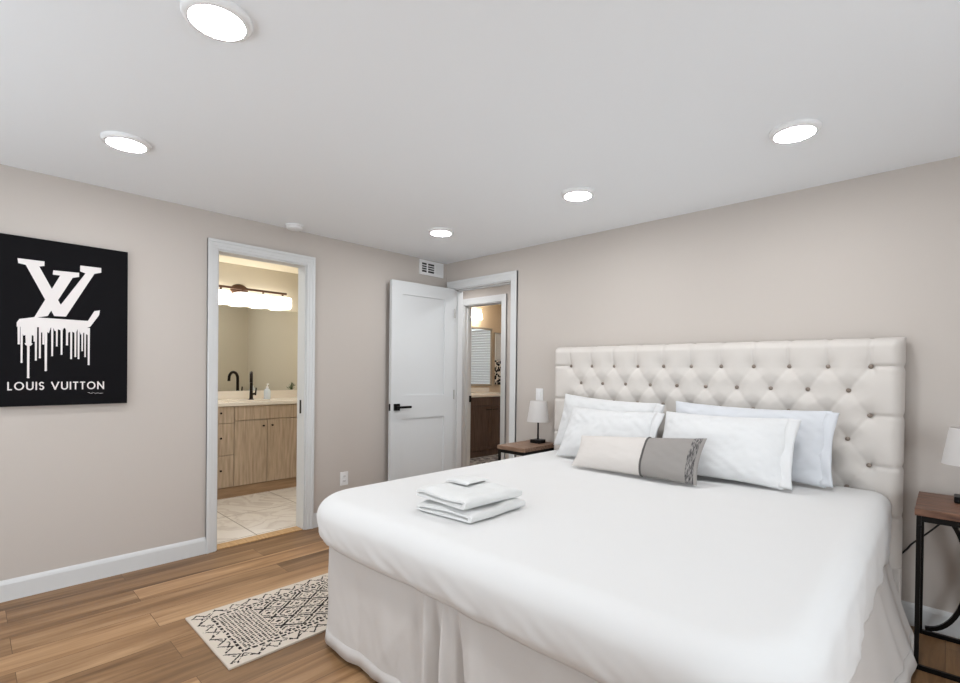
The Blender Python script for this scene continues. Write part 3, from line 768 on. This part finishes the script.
bed_pillow('white pillow leaning behind the cream part of the lumbar cushion', (2.015, -0.455, 0.830), R_(30), 0.63, 0.37, 0.13, 7.7, PILLOW, rz=R_(-2), flap=1, corner=0.07)
bed_pillow('cool white pillow standing against the right part of the headboard, behind another', (2.765, -0.280, 0.868), R_(17), 0.80, 0.392, 0.12, 12.4, PILLOWB, roll=R_(0.8), flap=1)
bed_pillow('white pillow leaning in front at right, behind the grey end of the lumbar cushion', (2.700, -0.465, 0.838), R_(31), 0.655, 0.385, 0.13, 19.2, PILLOW, roll=R_(-0.5), flap=1)

# lumbar cushion
lc = thing('lumbar_cushion', 'long cream lumbar cushion with a grey panel at its right end', 'cushion', (0, 0, 0))
LWD, LHT, LTH = 0.72, 0.235, 0.11
us, ub, ue = 0.15, 0.76, 0.92
pillow_mesh(MB(), LWD, LHT, LTH, 2.2, -1, us, 50, 30, wr=0.5, corner=0.05, taper=0.13).build('cover', CREAMF, lc, True, angle=85)
pillow_mesh(MB(), LWD, LHT, LTH, 2.2, us, ub, 30, 30, wr=0.5, corner=0.05, taper=0.13).build('grey_panel', GREYF, lc, True, angle=85)
pillow_mesh(MB(), LWD, LHT, LTH, 2.2, ub, ue, 12, 30, off=0.001, wr=0.5, corner=0.05, taper=0.13).build('striped_band', BANDM, lc, True, angle=85)
pillow_mesh(MB(), LWD, LHT, LTH, 2.2, ue, 1.0, 8, 30, wr=0.5, corner=0.05, taper=0.13).build('end_panel', GREYF, lc, True, angle=85)
pp = []
for side in (1, -1):
    for k in range(30):
        v = (-1 + 2 * k / 29) * side; u_ = math.sin(us * PI / 2) * .5 + us * .5; v_ = math.sin(v * PI / 2) * .5 + v * .5
        pp.append(pillow_pt(u_, v_, side, LWD, LHT, LTH, 2.2, 0.5, 0.05, 0.0, 0.13))
MB().tube(pp, 0.0055, 8, closed=True).build('piping', PIPING, lc, True)
put(lc, (2.335, -0.705, 0.785), R_(34), R_(1.5), R_(0.0), ZT + 0.010)

# ------------------------------------------------------------------ folded towels
def folded(name, label, x0, x1, y0, y1, z0, t, gap, seed, material, nest=2, rz=0.0, group=None):
    """a towel folded over at +x: nested U-shaped sheets, layer edges showing at the -y side"""
    mb = MB(); cx_, cy_ = (x0 + x1) / 2, (y0 + y1) / 2; NYv = 34
    L = 2 * nest; total = L * t + (L - 1) * gap
    for k in range(nest):
        zb = k * (t + gap) + t / 2; zt_ = total - zb; r = (zt_ - zb) / 2; zc = (zb + zt_) / 2
        xe = x1 - (total / 2) + 0.004
        xs = x0 + 0.007 * nz(seed, k * 3.1)
        path = [(xs + (xe - xs) * i / 22, zb) for i in range(23)] + [(xe + r * math.cos(a), zc + r * math.sin(a)) for a in [-PI / 2 + PI * i / 12 for i in range(1, 12)]] + [(xe + (xs - xe) * i / 22, zt_) for i in range(23)]
        out, inn = [], []
        for i, p in enumerate(path):
            a_ = path[max(i - 1, 0)]; b_ = path[min(i + 1, len(path) - 1)]; dx_, dz_ = b_[0] - a_[0], b_[1] - a_[1]; l_ = math.hypot(dx_, dz_) or 1
            n_ = (dz_ / l_, -dx_ / l_); out.append((p[0] + n_[0] * t / 2, p[1] + n_[1] * t / 2)); inn.append((p[0] - n_[0] * t / 2, p[1] - n_[1] * t / 2))
        pr = out + inn[::-1]
        def fn(i, j, pr=pr, k=k):
            v = j / (NYv - 1); x, z = pr[i]; top = z > total / 2
            ya = y0 + 0.010 * nz(seed + k * 5 + (2 if top else 0), x * 6) + 0.004 * k; yb = y1 + 0.010 * nz(seed + 9 + k * 5, x * 6)
            y = ya + (yb - ya) * v
            h = z / total
            e = min(1, min(v, 1 - v) * 9)                      # soft rounded ends
            mid = (round((z - t / 2) / (t + gap))) * (t + gap) + t / 2
            zz = mid + (z - mid) * (0.55 + 0.45 * math.sqrt(1 - (1 - e) ** 2)) if abs(z - mid) < t else z
            zz += h * (0.010 * nz(x * 7 + seed, y * 7, seed) + 0.004 * nz(x * 19, y * 19, seed)) - h * 0.006 * (1 - e)
            zz -= h * 0.007 * max(0, (x0 + 0.05 - x) / 0.05)
            return Vector((x + 0.006 * nz(y * 8, seed + h * 2, 4), y, max(z0 + 0.0005, z0 + zz)))
        V = mb.grid(fn, len(pr), NYv, closed_u=True)
        for j in (0, NYv - 1):
            for i in range(len(path) - 1):
                A, B, C2, D2 = V[i][j], V[i + 1][j], V[len(pr) - 2 - i][j], V[len(pr) - 1 - i][j]
                try: mb.bm.faces.new((A, B, C2, D2))
                except ValueError: pass
    o = mb.build(name, material, None, True, angle=60, origin=(cx_, cy_, z0)); o.rotation_euler = (0, 0, rz)
    return tag(o, label, 'towel', group)
ZB = 0.676
folded('folded_towel', 'folded white bath towel on the bed, bottom of the stack', 2.035, 2.325, -1.985, -1.655, ZB, 0.0190, 0.0022, 1.3, TOWEL, 1, R_(2), 'folded towels on the bed')
folded('folded_towel', 'folded white bath towel on the bed, second in the stack', 2.020, 2.312, -1.980, -1.660, ZB + 0.0465, 0.0185, 0.0022, 5.1, TOWEL, 1, R_(-2), 'folded towels on the bed')
folded('folded_washcloth', 'small folded white washcloth on top of the towel stack', 2.03, 2.15, -1.83, -1.69, ZB + 0.0915, 0.005, 0.0015, 8.6, TOWEL, 1, R_(4), 'folded towels on the bed')

# ------------------------------------------------------------------ rug
RX0, RX1, RY0, RY1 = 0.886, 1.470, -2.505, -1.590
rg = bpy.data.materials
CREAMR = mat('rug_cream_yarn', (216, 204, 190), 0.95, spec=0.05, bump=(500, 0.6, 0.003)); DARKR = mat('rug_charcoal_yarn', (52, 46, 44), 0.95, spec=0.05, bump=(500, 0.6, 0.003))
mb = MB(); sx, sy = 0.0035, 0.0035
nx_, ny_ = int((RX1 - RX0) / sx), int((RY1 - RY0) / sy)
LX, LY = RX1 - RX0, RY1 - RY0
def rug_dark(x, y):
    # x 0..LX across, y 0..LY along
    jx = x + 0.0022 * nz(x * 22, y * 22, 1); jy = y + 0.0022 * nz(x * 22, y * 22, 7)
    ex = min(jx, LX - jx); ey = min(jy, LY - jy); e = min(ex, ey); s = jy if ex < ey else jx
    brk = nz(x * 70, y * 70, 3) + 0.08
    if e < 0.010: return False
    if e < 0.082:
        ph = (s / 0.085) % 1; zig = abs(ph - 0.5) * 2 * 0.055 + 0.018
        if abs(e - zig) < 0.0058 and brk > -0.2: return True
        ph2 = ((s + 0.0425) / 0.17) % 1; zig2 = 0.074 - abs(ph2 - 0.5) * 2 * 0.05
        return abs(e - zig2) < 0.004 and brk > 0.0
    if e < 0.096: return (s / 0.032) % 1 < 0.72 and brk > -0.35
    if e < 0.104: return False
    if ey < 0.27 and ey < ex + 0.12:
        r = int((ey - 0.104) / 0.0165); q = ((ey - 0.104) / 0.0165) % 1
        return q < 0.62 and ((jx + 0.006 * r) / 0.017) % 1 < 0.66 and brk > -0.3
    if ex < 0.118: return (jy / 0.02) % 1 < 0.6
    a = ((jx - LX / 2) / 0.112 + (jy - LY / 2) / 0.150); b = ((jx - LX / 2) / 0.112 - (jy - LY / 2) / 0.150)
    fa = abs((a % 1) - 0.5); fb = abs((b % 1) - 0.5)
    m_ = max(fa, fb)
    if m_ > 0.43: return brk > -0.25
    if 0.26 < m_ < 0.345: return brk > -0.1
    if m_ < 0.11: return brk > -0.1
    return False
zt = 0.009
Vg = [[mb.bm.verts.new((RX0 + LX * i / nx_, RY0 + LY * j / ny_, zt + 0.0006 * nz(i * .7, j * .7))) for j in range(ny_ + 1)] for i in range(nx_ + 1)]
for i in range(nx_):
    for j in range(ny_):
        f = mb.bm.faces.new((Vg[i][j], Vg[i + 1][j], Vg[i + 1][j + 1], Vg[i][j + 1]))
        f.material_index = 1 if rug_dark((i + .5) / nx_ * LX, (j + .5) / ny_ * LY) else 0
bd = [Vg[i][0] for i in range(nx_ + 1)] + [Vg[nx_][j] for j in range(1, ny_ + 1)] + [Vg[i][ny_] for i in range(nx_ - 1, -1, -1)] + [Vg[0][j] for j in range(ny_ - 1, 0, -1)]
lo = [mb.bm.verts.new((v.co.x, v.co.y, 0.001)) for v in bd]
for k in range(len(bd)): mb.bm.faces.new((bd[k], bd[(k + 1) % len(bd)], lo[(k + 1) % len(bd)], lo[k]))
mb.bm.faces.new(lo)
rug = mb.build('rug', [CREAMR, DARKR], None, origin=(1.18, -2.05, 0))
tag(rug, 'small cream and charcoal patterned rug on the wood floor by the bed', 'rug')

# ------------------------------------------------------------------ nightstands and lamps
def nightstand(label, x0, x1, y0, y1, zt, wood):
    e = thing('nightstand', label, 'nightstand', ((x0 + x1) / 2, (y0 + y1) / 2, 0), 'nightstands beside the bed')
    tp = MB(); n = 4; d = (y1 - y0) / n
    for k in range(n): tp.box(x0, x1, y0 + k * d + (0.0006 if k else 0), y0 + (k + 1) * d, zt - 0.030, zt, 0.0025)
    tp.build('tabletop', wood, e)
    b = 0.008; ins = 0.006; A0, A1, B0, B1 = x0 + ins, x1 - ins, y0 + ins, y1 - ins
    for x in (A0, A1 - 2 * b):
        for y in (B0, B1 - 2 * b): MB().box(x, x + 2 * b, y, y + 2 * b, 0, zt - 0.031, 0.0015).build('leg', BLACK, e)
    fr = MB()
    for (xa, xb, ya, yb) in ((A0 + 2 * b, A1 - 2 * b, B0, B0 + 2 * b), (A0 + 2 * b, A1 - 2 * b, B1 - 2 * b, B1), (A0, A0 + 2 * b, B0 + 2 * b, B1 - 2 * b), (A1 - 2 * b, A1, B0 + 2 * b, B1 - 2 * b)):
        fr.box(xa, xb, ya, yb, zt - 0.055, zt - 0.031, 0.0015)
    fr.build('top_frame', BLACK, e)
    for y in (B0, B1 - 2 * b): MB().box(A0 + 2 * b, A1 - 2 * b, y, y + 2 * b, 0.0, 0.020, 0.0015).build('stretcher', BLACK, e)
    for x in (A0 + 0.012, A1 - 0.012): MB().cyl((x, B0 - 0.003, zt - 0.075), (x, B0, zt - 0.075), 0.006, n=10).build('bolt', BLACK, e)
    h = (zt - 0.055 - 0.024); zc = 0.023 + h / 2; half = (A1 - A0) / 2 - 0.022; yb_ = B1 - 0.011
    for xs, sg in ((A0 + .026, 1), (A1 - .026, -1)):
        pts = []
        for k in range(25):
            a = -PI / 2 + PI * k / 24; pts.append((xs + sg * (half - 0.018) * math.cos(a), yb_, zc + (h / 2 - 0.010) * math.sin(a)))
        MB().tube(pts, 0, rect=(0.009, 0.009)).build('arc', BLACK, e, True)
    return e
nightstand('brown wood nightstand between the entry door and the left end of the headboard', 1.110, 1.374, -0.47, -0.055, 0.682, NWOOD2)
nightstand('dark wood nightstand with black metal arcs, right of the headboard', 3.496, 3.872, -0.485, -0.062, 0.682, NWOOD)
def lamp(label, x, y, z, cord=False):
    e = thing('table_lamp', label, 'lamp', (x, y, z), 'bedside table lamps')
    MB().box(x - 0.044, x + 0.044, y - 0.044, y + 0.044, z, z + 0.028, 0.004).build('base', BLACK, e)
    MB().cyl((x, y, z + 0.028), (x, y, z + 0.235), 0.007, n=16).build('stem', BLACK, e, True)
    sh = MB().lathe([(0.089, 0.168), (0.0645, 0.330), (0.0625, 0.330), (0.087, 0.168), (0.089, 0.168)], (x, y, z), 40, False)
    s = sh.build('lamp_shade', SHADE, e, True)
    fr = MB()
    for k in range(3): a = k * 2 * PI / 3; fr.cyl((x, y, z + 0.30), (x + 0.0655 * math.cos(a), y + 0.0655 * math.sin(a), z + 0.318), 0.0015, n=8)
    fr.build('shade_spider', BLACK, s)
    MB().sphere((x, y, z + 0.265), 0.024, 1, 1, 1.25).build('bulb', CERAMIC, e, True)
    if cord:
        pts = [(x, y + 0.043, z + 0.010), (x + 0.01, y + 0.085, z + 0.007), (x + 0.005, -0.052, z + 0.009), (x - 0.005, -0.038, z - 0.03), (x - 0.04, -0.032, 0.60), (3.553, -0.030, 0.507), (3.497, -0.030, 0.440), (3.470, -0.018, 0.405), (3.450, -0.011, 0.37), (3.40, -0.011, 0.30)]
        sp = []
        for i in range(len(pts) - 1):
            p0 = Vector(pts[max(i - 1, 0)]); p1 = Vector(pts[i]); p2 = Vector(pts[i + 1]); p3 = Vector(pts[min(i + 2, len(pts) - 1)])
            for k in range(6):
                t = k / 6; sp.append(0.5 * ((2 * p1) + (p2 - p0) * t + (2 * p0 - 5 * p1 + 4 * p2 - p3) * t * t + (-p0 + 3 * p1 - 3 * p2 + p3) * t ** 3))
        sp.append(Vector(pts[-1]))
        MB().tube(sp, 0.0042, 8).build('cord', CORDM, e, True)
    return e
lamp('small table lamp with white shade, left of the headboard', 1.262, -0.160, 0.6825)
lamp('small table lamp with white shade, right of the headboard at the picture edge', 3.662, -0.205, 0.6825, True)

# ------------------------------------------------------------------ bathroom 1
VF, VB, VZ = -1.375, -1.938, 0.912
va = thing('vanity_cabinet', 'light oak bathroom vanity cabinet with two doors and drawers', 'cabinet', (-1.65, -1.16, 0))
vy0, vy1 = -1.86, -0.46
cb = MB(); zt_ = VZ - 0.035
cb.box(VB + .004, VF - .02, vy0, vy0 + .018, 0.10, zt_); cb.box(VB + .004, VF - .02, vy1 - .018, vy1, 0.10, zt_); cb.box(VB + .004, VF - .02, vy0 + .018, vy1 - .018, 0.10, 0.118)
cb.box(VF - .04, VF - .02, vy0 + .018, vy1 - .018, 0.118, zt_); cb.build('cabinet_body', VANW, va)
MB().box(VB + .01, VF - 0.012, vy0 + .005, vy1 - .005, 0.0, 0.098).build('toe_kick', VANT, va)
def front(name, y0, y1, z0, z1):
    return MB().box(VF - 0.019, VF, y0 + 0.0025, y1 - 0.0025, z0 + 0.0025, z1 - 0.0025, 0.0015).build(name, VANW, va)
def knob(p, y, z):
    k = MB(); k.cyl((VF, y, z), (VF + 0.014, y, z), 0.005, n=12); k.cyl((VF + 0.012, y, z), (VF + 0.024, y, z), 0.007, 0.010, n=16); k.build('knob', BRONZE, p, True, label='dark metal knob')
front('fascia_panel', -1.478, -0.845, 0.735, VZ - 0.036)
d = front('cabinet_door', -1.478, -1.162, 0.102, 0.733); knob(d, -1.205, 0.672)
d = front('cabinet_door', -1.162, -0.845, 0.102, 0.733); knob(d, -1.118, 0.672)
for ya, yb in ((-1.86, -1.478), (-0.845, -0.46)):
    for za, zb in ((0.716, VZ - 0.036), (0.410, 0.716), (0.102, 0.410)):
        d = front('drawer', ya, yb, za, zb); knob(d, -1.602 if ya < -1 else (ya + yb) / 2, za + (zb - za) * (0.62 if zb - za < .2 else 0.55))
ct = thing('vanity_countertop', 'cream countertop with backsplash on the oak vanity', 'countertop', (-1.65, -1.16, VZ))
VT = VZ + 0.0006
sy0, sy1, sx0, sx1 = -1.50, -1.02, -1.66, -1.43
c = MB(); z0, z1 = VZ - 0.034, VZ
c.box(VB, sx0, vy0 - .01, vy1 + .008, z0, z1); c.box(sx1, VF + 0.016, vy0 - .01, vy1 + .008, z0, z1, 0.004)
c.box(sx0, sx1, vy0 - .01, sy0, z0, z1); c.box(sx0, sx1, sy1, vy1 + .008, z0, z1)
c.build('slab', COUNTER, ct)
MB().box(VB, VB + 0.016, vy0 - .01, vy1 + .008, VZ, VZ + 0.085, 0.003).build('backsplash', COUNTER, ct)
k = MB(); k.box(sx0 - .01, sx1 + .01, sy0 - .01, sy1 + .01, VZ - 0.16, VZ - 0.15); k.box(sx0 - .01, sx0, sy0 - .01, sy1 + .01, VZ - .15, z0); k.box(sx1, sx1 + .01, sy0 - .01, sy1 + .01, VZ - .15, z0)
k.box(sx0, sx1, sy0 - .01, sy0, VZ - .15, z0); k.box(sx0, sx1, sy1, sy1 + .01, VZ - .15, z0); k.build('sink_basin', CERAMIC, ct)
mr = MB().box(-1.940, -1.934, vy0, -0.452, VZ + 0.088, 1.905).build('wall_mirror', MIRROR, None, origin=(-1.937, -1.16, VZ + 0.088))
tag(mr, 'frameless wide mirror above the oak vanity counter', 'mirror')
# faucet
fx, fy = -1.745, -1.178
fa = thing('faucet', 'dark bronze high-arc faucet on the cream vanity counter', 'faucet', (fx, fy, VZ))
MB().lathe([(0.026, 0), (0.026, 0.006), (0.018, 0.012), (0.016, 0.09), (0.013, 0.10)], (fx, fy, VT), 20).build('body', BRONZE, fa, True)
pts = [(fx, fy, VZ + 0.09), (fx, fy, VZ + 0.20)] + [(fx + 0.065 - 0.065 * math.cos(a), fy, VZ + 0.215 + 0.07 * math.sin(a)) for a in [PI * k / 12 for k in range(0, 12)]] + [(fx + 0.132, fy, VZ + 0.185)]
ca_, sa_ = math.cos(-0.38), math.sin(-0.38)
pts = [(fx + (p[0] - fx) * ca_, fy + (p[0] - fx) * sa_, p[2]) for p in pts]
MB().tube(pts, 0.0155, 12).build('spout', BRONZE, fa, True)
hd = MB(); hd.cyl((fx, fy, VZ + 0.055), (fx, fy + 0.042, VZ + 0.062), 0.011, n=14); hd.cyl((fx, fy + 0.042, VZ + 0.045), (fx + 0.004, fy + 0.050, VZ + 0.125), 0.009, 0.006, n=12); hd.build('handle', BRONZE, fa, True)
# soap bottle
sx_, sy_ = -1.735, -1.015
sb = thing('soap_bottle', 'small pale pump soap bottle beside the dark faucet', 'soap bottle', (sx_, sy_, VZ))
MB().lathe([(0.031, 0), (0.034, 0.01), (0.034, 0.085), (0.026, 0.106), (0.013, 0.115), (0.013, 0.122)], (sx_, sy_, VT), 20).build('bottle', SOAPB, sb, True)
pm = MB().lathe([(0.014, 0.120), (0.014, 0.134), (0.005, 0.136), (0.005, 0.158)], (sx_, sy_, VT), 14); pm.box(sx_ - 0.008, sx_ + 0.034, sy_ - 0.006, sy_ + 0.006, VZ + 0.157, VZ + 0.168, 0.002); pm.build('pump', PLASTIC, sb, True)
# plant, seen in the mirror
px_, py_ = -1.70, -0.545
pl = thing('potted_plant', 'little green plant in a white pot on the vanity counter, seen reflected', 'plant', (px_, py_, VZ))
MB().lathe([(0.028, 0), (0.036, 0.055), (0.033, 0.055), (0.030, 0.045), (0, 0.045)], (px_, py_, VT), 20).build('pot', POT, pl, True)
lf = MB()
for k in range(46):
    a = random.uniform(0, 2 * PI); r = random.uniform(0.0, 0.055); z = VZ + 0.06 + random.uniform(0, 0.13) * (1 - r * 9)
    c_ = Vector((px_ + r * math.cos(a), py_ + r * math.sin(a), z)); L_ = random.uniform(0.015, 0.025)
    dr = Vector((math.cos(a), math.sin(a), random.uniform(0.1, 0.9))).normalized(); sd = dr.cross(Vector((0, 0, 1))).normalized() * L_ * 0.45
    q = [c_ - dr * L_ * .6, c_ + sd, c_ + dr * L_, c_ - sd]; vs = [lf.bm.verts.new(v_) for v_ in q]; lf.bm.faces.new(vs)
    lf.tube([(px_, py_, VZ + 0.045), (px_ + r * .5 * math.cos(a), py_ + r * .5 * math.sin(a), (VZ + 0.05 + z) / 2 + .01), tuple(c_)], 0.001, 4)
lf.build('foliage', LEAF, pl, fix=False)

# vanity light bar
vl = thing('vanity_light', 'bronze bar light with glowing glass shades above the wide bathroom mirror', 'wall light', (-1.94, -1.235, 2.07))
pz, pyc = 2.085, -1.235
pt = MB()
t_ = bmesh.new(); bmesh.ops.create_uvsphere(t_, u_segments=28, v_segments=14, radius=1)
pt.merge(t_, Matrix.Translation((-1.94, pyc, pz - 0.005)) @ Matrix.Diagonal((0.022, 0.092, 0.062, 1))); pt.build('wall_plate', BRONZE2, vl, True)
br = MB(); br.cyl((-1.935, pyc, pz), (-1.86, pyc, pz - 0.0), 0.012, n=14); br.box(-1.868, -1.848, -1.735, -0.755, pz - 0.012, pz + 0.012, 0.003); br.build('bar', BRONZE2, vl)
for yk in (-1.66, -1.445, -1.23, -1.015, -0.80):
    h_ = MB(); h_.cyl((-1.858, yk, pz - 0.012), (-1.858, yk, pz - 0.035), 0.010, n=14); h_.cyl((-1.858, yk, pz - 0.035), (-1.858, yk, pz - 0.046), 0.030, n=20); h_.build('socket', BRONZE2, vl, True)
    MB().lathe([(0.0, -0.046), (0.07, -0.046), (0.088, -0.052), (0.092, -0.075), (0.090, -0.150), (0.078, -0.168), (0.0, -0.172)], (-1.848, yk, pz), 28).build('shade', GLOWB, vl, True, label='glowing white glass shade')

# ------------------------------------------------------------------ hall bathroom
V2F, V2Z = -1.29, 0.902
v2 = thing('vanity_cabinet', 'dark stained vanity cabinet in the bathroom beyond the entry door', 'cabinet', (-1.57, 2.1, 0))
a0, a1 = 1.55, 2.62
MB().box(-1.855, V2F - 0.02, a0, a1, 0.09, V2Z - 0.036).build('cabinet_body', VAND, v2)
MB().box(-1.85, V2F - 0.015, a0 + .005, a1 - .005, 0, 0.088).build('toe_kick', VAND, v2)
def f2(name, y0, y1, z0, z1):
    m_ = MB(); m_.box(V2F - 0.019, V2F - 0.006, y0 + 0.003, y1 - 0.003, z0 + 0.003, z1 - 0.003)
    s_ = 0.05 if z1 - z0 > 0.3 else 0.0
    if s_:
        m_.box(V2F - 0.006, V2F, y0 + .003, y0 + s_, z0 + .003, z1 - .003); m_.box(V2F - 0.006, V2F, y1 - s_, y1 - .003, z0 + .003, z1 - .003)
        m_.box(V2F - 0.006, V2F, y0 + s_, y1 - s_, z0 + .003, z0 + s_); m_.box(V2F - 0.006, V2F, y0 + s_, y1 - s_, z1 - s_, z1 - .003)
    else: m_.box(V2F - 0.006, V2F, y0 + .003, y1 - .003, z0 + .003, z1 - .003)
    return m_.build(name, VAND, v2)
for ya, yb in ((1.55, 2.085), (2.085, 2.62)):
    f2('drawer_front', ya, yb, 0.735, V2Z - 0.038)
    dd = f2('cabinet_door', ya, yb, 0.092, 0.733)
    yh_ = 2.085 + (-0.07 if ya < 2 else 0.07); q = MB(); q.box(V2F + 0.018, V2F + 0.026, yh_ - 0.055, yh_ + 0.055, 0.676, 0.686, 0.002)
    q.box(V2F, V2F + 0.02, yh_ - 0.045, yh_ - 0.037, 0.677, 0.685); q.box(V2F, V2F + 0.02, yh_ + 0.037, yh_ + 0.045, 0.677, 0.685); q.build('handle', BLACK, dd)
c2 = thing('vanity_countertop', 'pale countertop on the dark vanity beyond the entry door', 'countertop', (-1.57, 2.1, V2Z))
MB().box(-1.858, V2F + 0.014, a0 - .01, a1 + .01, V2Z - 0.036, V2Z, 0.004).build('slab', COUNTER, c2)
MB().box(-1.858, -1.842, a0 - .01, a1 + .01, V2Z, V2Z + 0.075, 0.003).build('backsplash', COUNTER, c2)
m2 = thing('framed_mirror', 'tall framed mirror above the dark vanity, reflecting a window', 'mirror', (-1.86, 2.3, 1.0))
my0, my1, mz0, mz1 = 2.05, 2.68, 1.005, 1.940
MB().box(-1.858, -1.842, my0 + .03, my1 - .03, mz0 + .03, mz1 - .03).build('mirror_glass', MIRROR, m2)
q = MB(); MF = mat('champagne_frame', (176, 164, 146), 0.4, metal=0.3)
q.box(-1.858, -1.832, my0, my0 + .03, mz0, mz1, 0.003); q.box(-1.858, -1.832, my1 - .03, my1, mz0, mz1, 0.003); q.box(-1.858, -1.832, my0 + .03, my1 - .03, mz0, mz0 + .03, 0.003); q.box(-1.858, -1.832, my0 + .03, my1 - .03, mz1 - .03, mz1, 0.003)
q.build('frame', MF, m2)
l2 = thing('vanity_light', 'wall light with glowing white shades above the framed mirror', 'wall light', (-1.86, 2.2, 2.17))
MB().box(-1.858, -1.835, 1.95, 2.36, 2.145, 2.185, 0.004).build('wall_plate', SILVER, l2)
for yk in (2.02, 2.16, 2.30):
    q = MB(); q.cyl((-1.835, yk, 2.165), (-1.775, yk, 2.165), 0.008, n=12); q.cyl((-1.775, yk, 2.175), (-1.775, yk, 2.135), 0.018, n=16); q.build('socket', SILVER, l2, True)
    MB().lathe([(0.0, 0.055), (0.030, 0.055), (0.052, -0.085), (0.0, -0.09)], (-1.775, yk, 2.14), 24).build('shade', GLOWH, l2, True, label='glowing white glass shade')
# patterned towel hanging at the far end of the vanity wall
tw = thing('hand_towel', 'white and black patterned hand towel hanging beside the framed mirror', 'towel', (-1.85, 2.84, 1.87))
TWM = mat('patterned_towel_cloth', (232, 226, 216), 0.95); nt = TWM.node_tree
tc = nt.nodes.new('ShaderNodeTexCoord'); vo = nt.nodes.new('ShaderNodeTexVoronoi'); vo.inputs['Scale'].default_value = 22
rp = nt.nodes.new('ShaderNodeValToRGB'); rp.color_ramp.interpolation = 'CONSTANT'; rp.color_ramp.elements[0].color = (0.012, 0.011, 0.012, 1); rp.color_ramp.elements[1].position = 0.55; rp.color_ramp.elements[1].color = (*lin((226, 218, 206)), 1)
nt.links.new(tc.outputs['Object'], vo.inputs['Vector']); nt.links.new(vo.outputs['Distance'], rp.inputs['Fac']); nt.links.new(rp.outputs['Color'], nt.nodes['Principled BSDF'].inputs['Base Color'])
def tw_fn(z0, z1):
    def fn(i, j):
        y = 2.74 + 0.20 * i / 15; z = z0 + (z1 - z0) * j / 19
        return Vector((-1.832 + 0.008 * math.sin(i * 1.3) * (1.87 - z), y, z))
    return fn
q = MB(); q.grid(tw_fn(1.42, 1.87), 16, 20); o = q.build('towel_body', TOWEL, tw, True); o.modifiers.new('thickness', 'SOLIDIFY').thickness = 0.01
q = MB(); q.grid(tw_fn(1.02, 1.42), 16, 20); o = q.build('patterned_end', TWM, tw, True); o.modifiers.new('thickness', 'SOLIDIFY').thickness = 0.01
q = MB(); q.cyl((-1.86, 2.74, 1.87), (-1.815, 2.74, 1.87), 0.006, n=10); q.cyl((-1.86, 2.94, 1.87), (-1.815, 2.94, 1.87), 0.006, n=10); q.cyl((-1.818, 2.73, 1.87), (-1.818, 2.95, 1.87), 0.006, n=10); q.build('rail', SILVER, tw, True)
# blind in the hall bathroom window
bl = thing('window_blind', 'white slatted blind over the hall bathroom window, seen in the framed mirror', 'blind', (-0.75, 3.49, 2.1))
q = MB(); q.box(W2[0], W2[1], 3.455, 3.495, 2.05, 2.10, 0.003); q.build('head_rail', PLASTIC, bl)
q = MB(); BLM = mat('white_blind_slat', (226, 236, 246), 0.5)
for k in range(26):
    z = 0.80 + k * 0.048; q.prism([(3.468, z - 0.020), (3.470, z - 0.021), (3.482, z + 0.020), (3.480, z + 0.021)], 'x', W2[0], W2[1])
q.build('slats', BLM, bl)
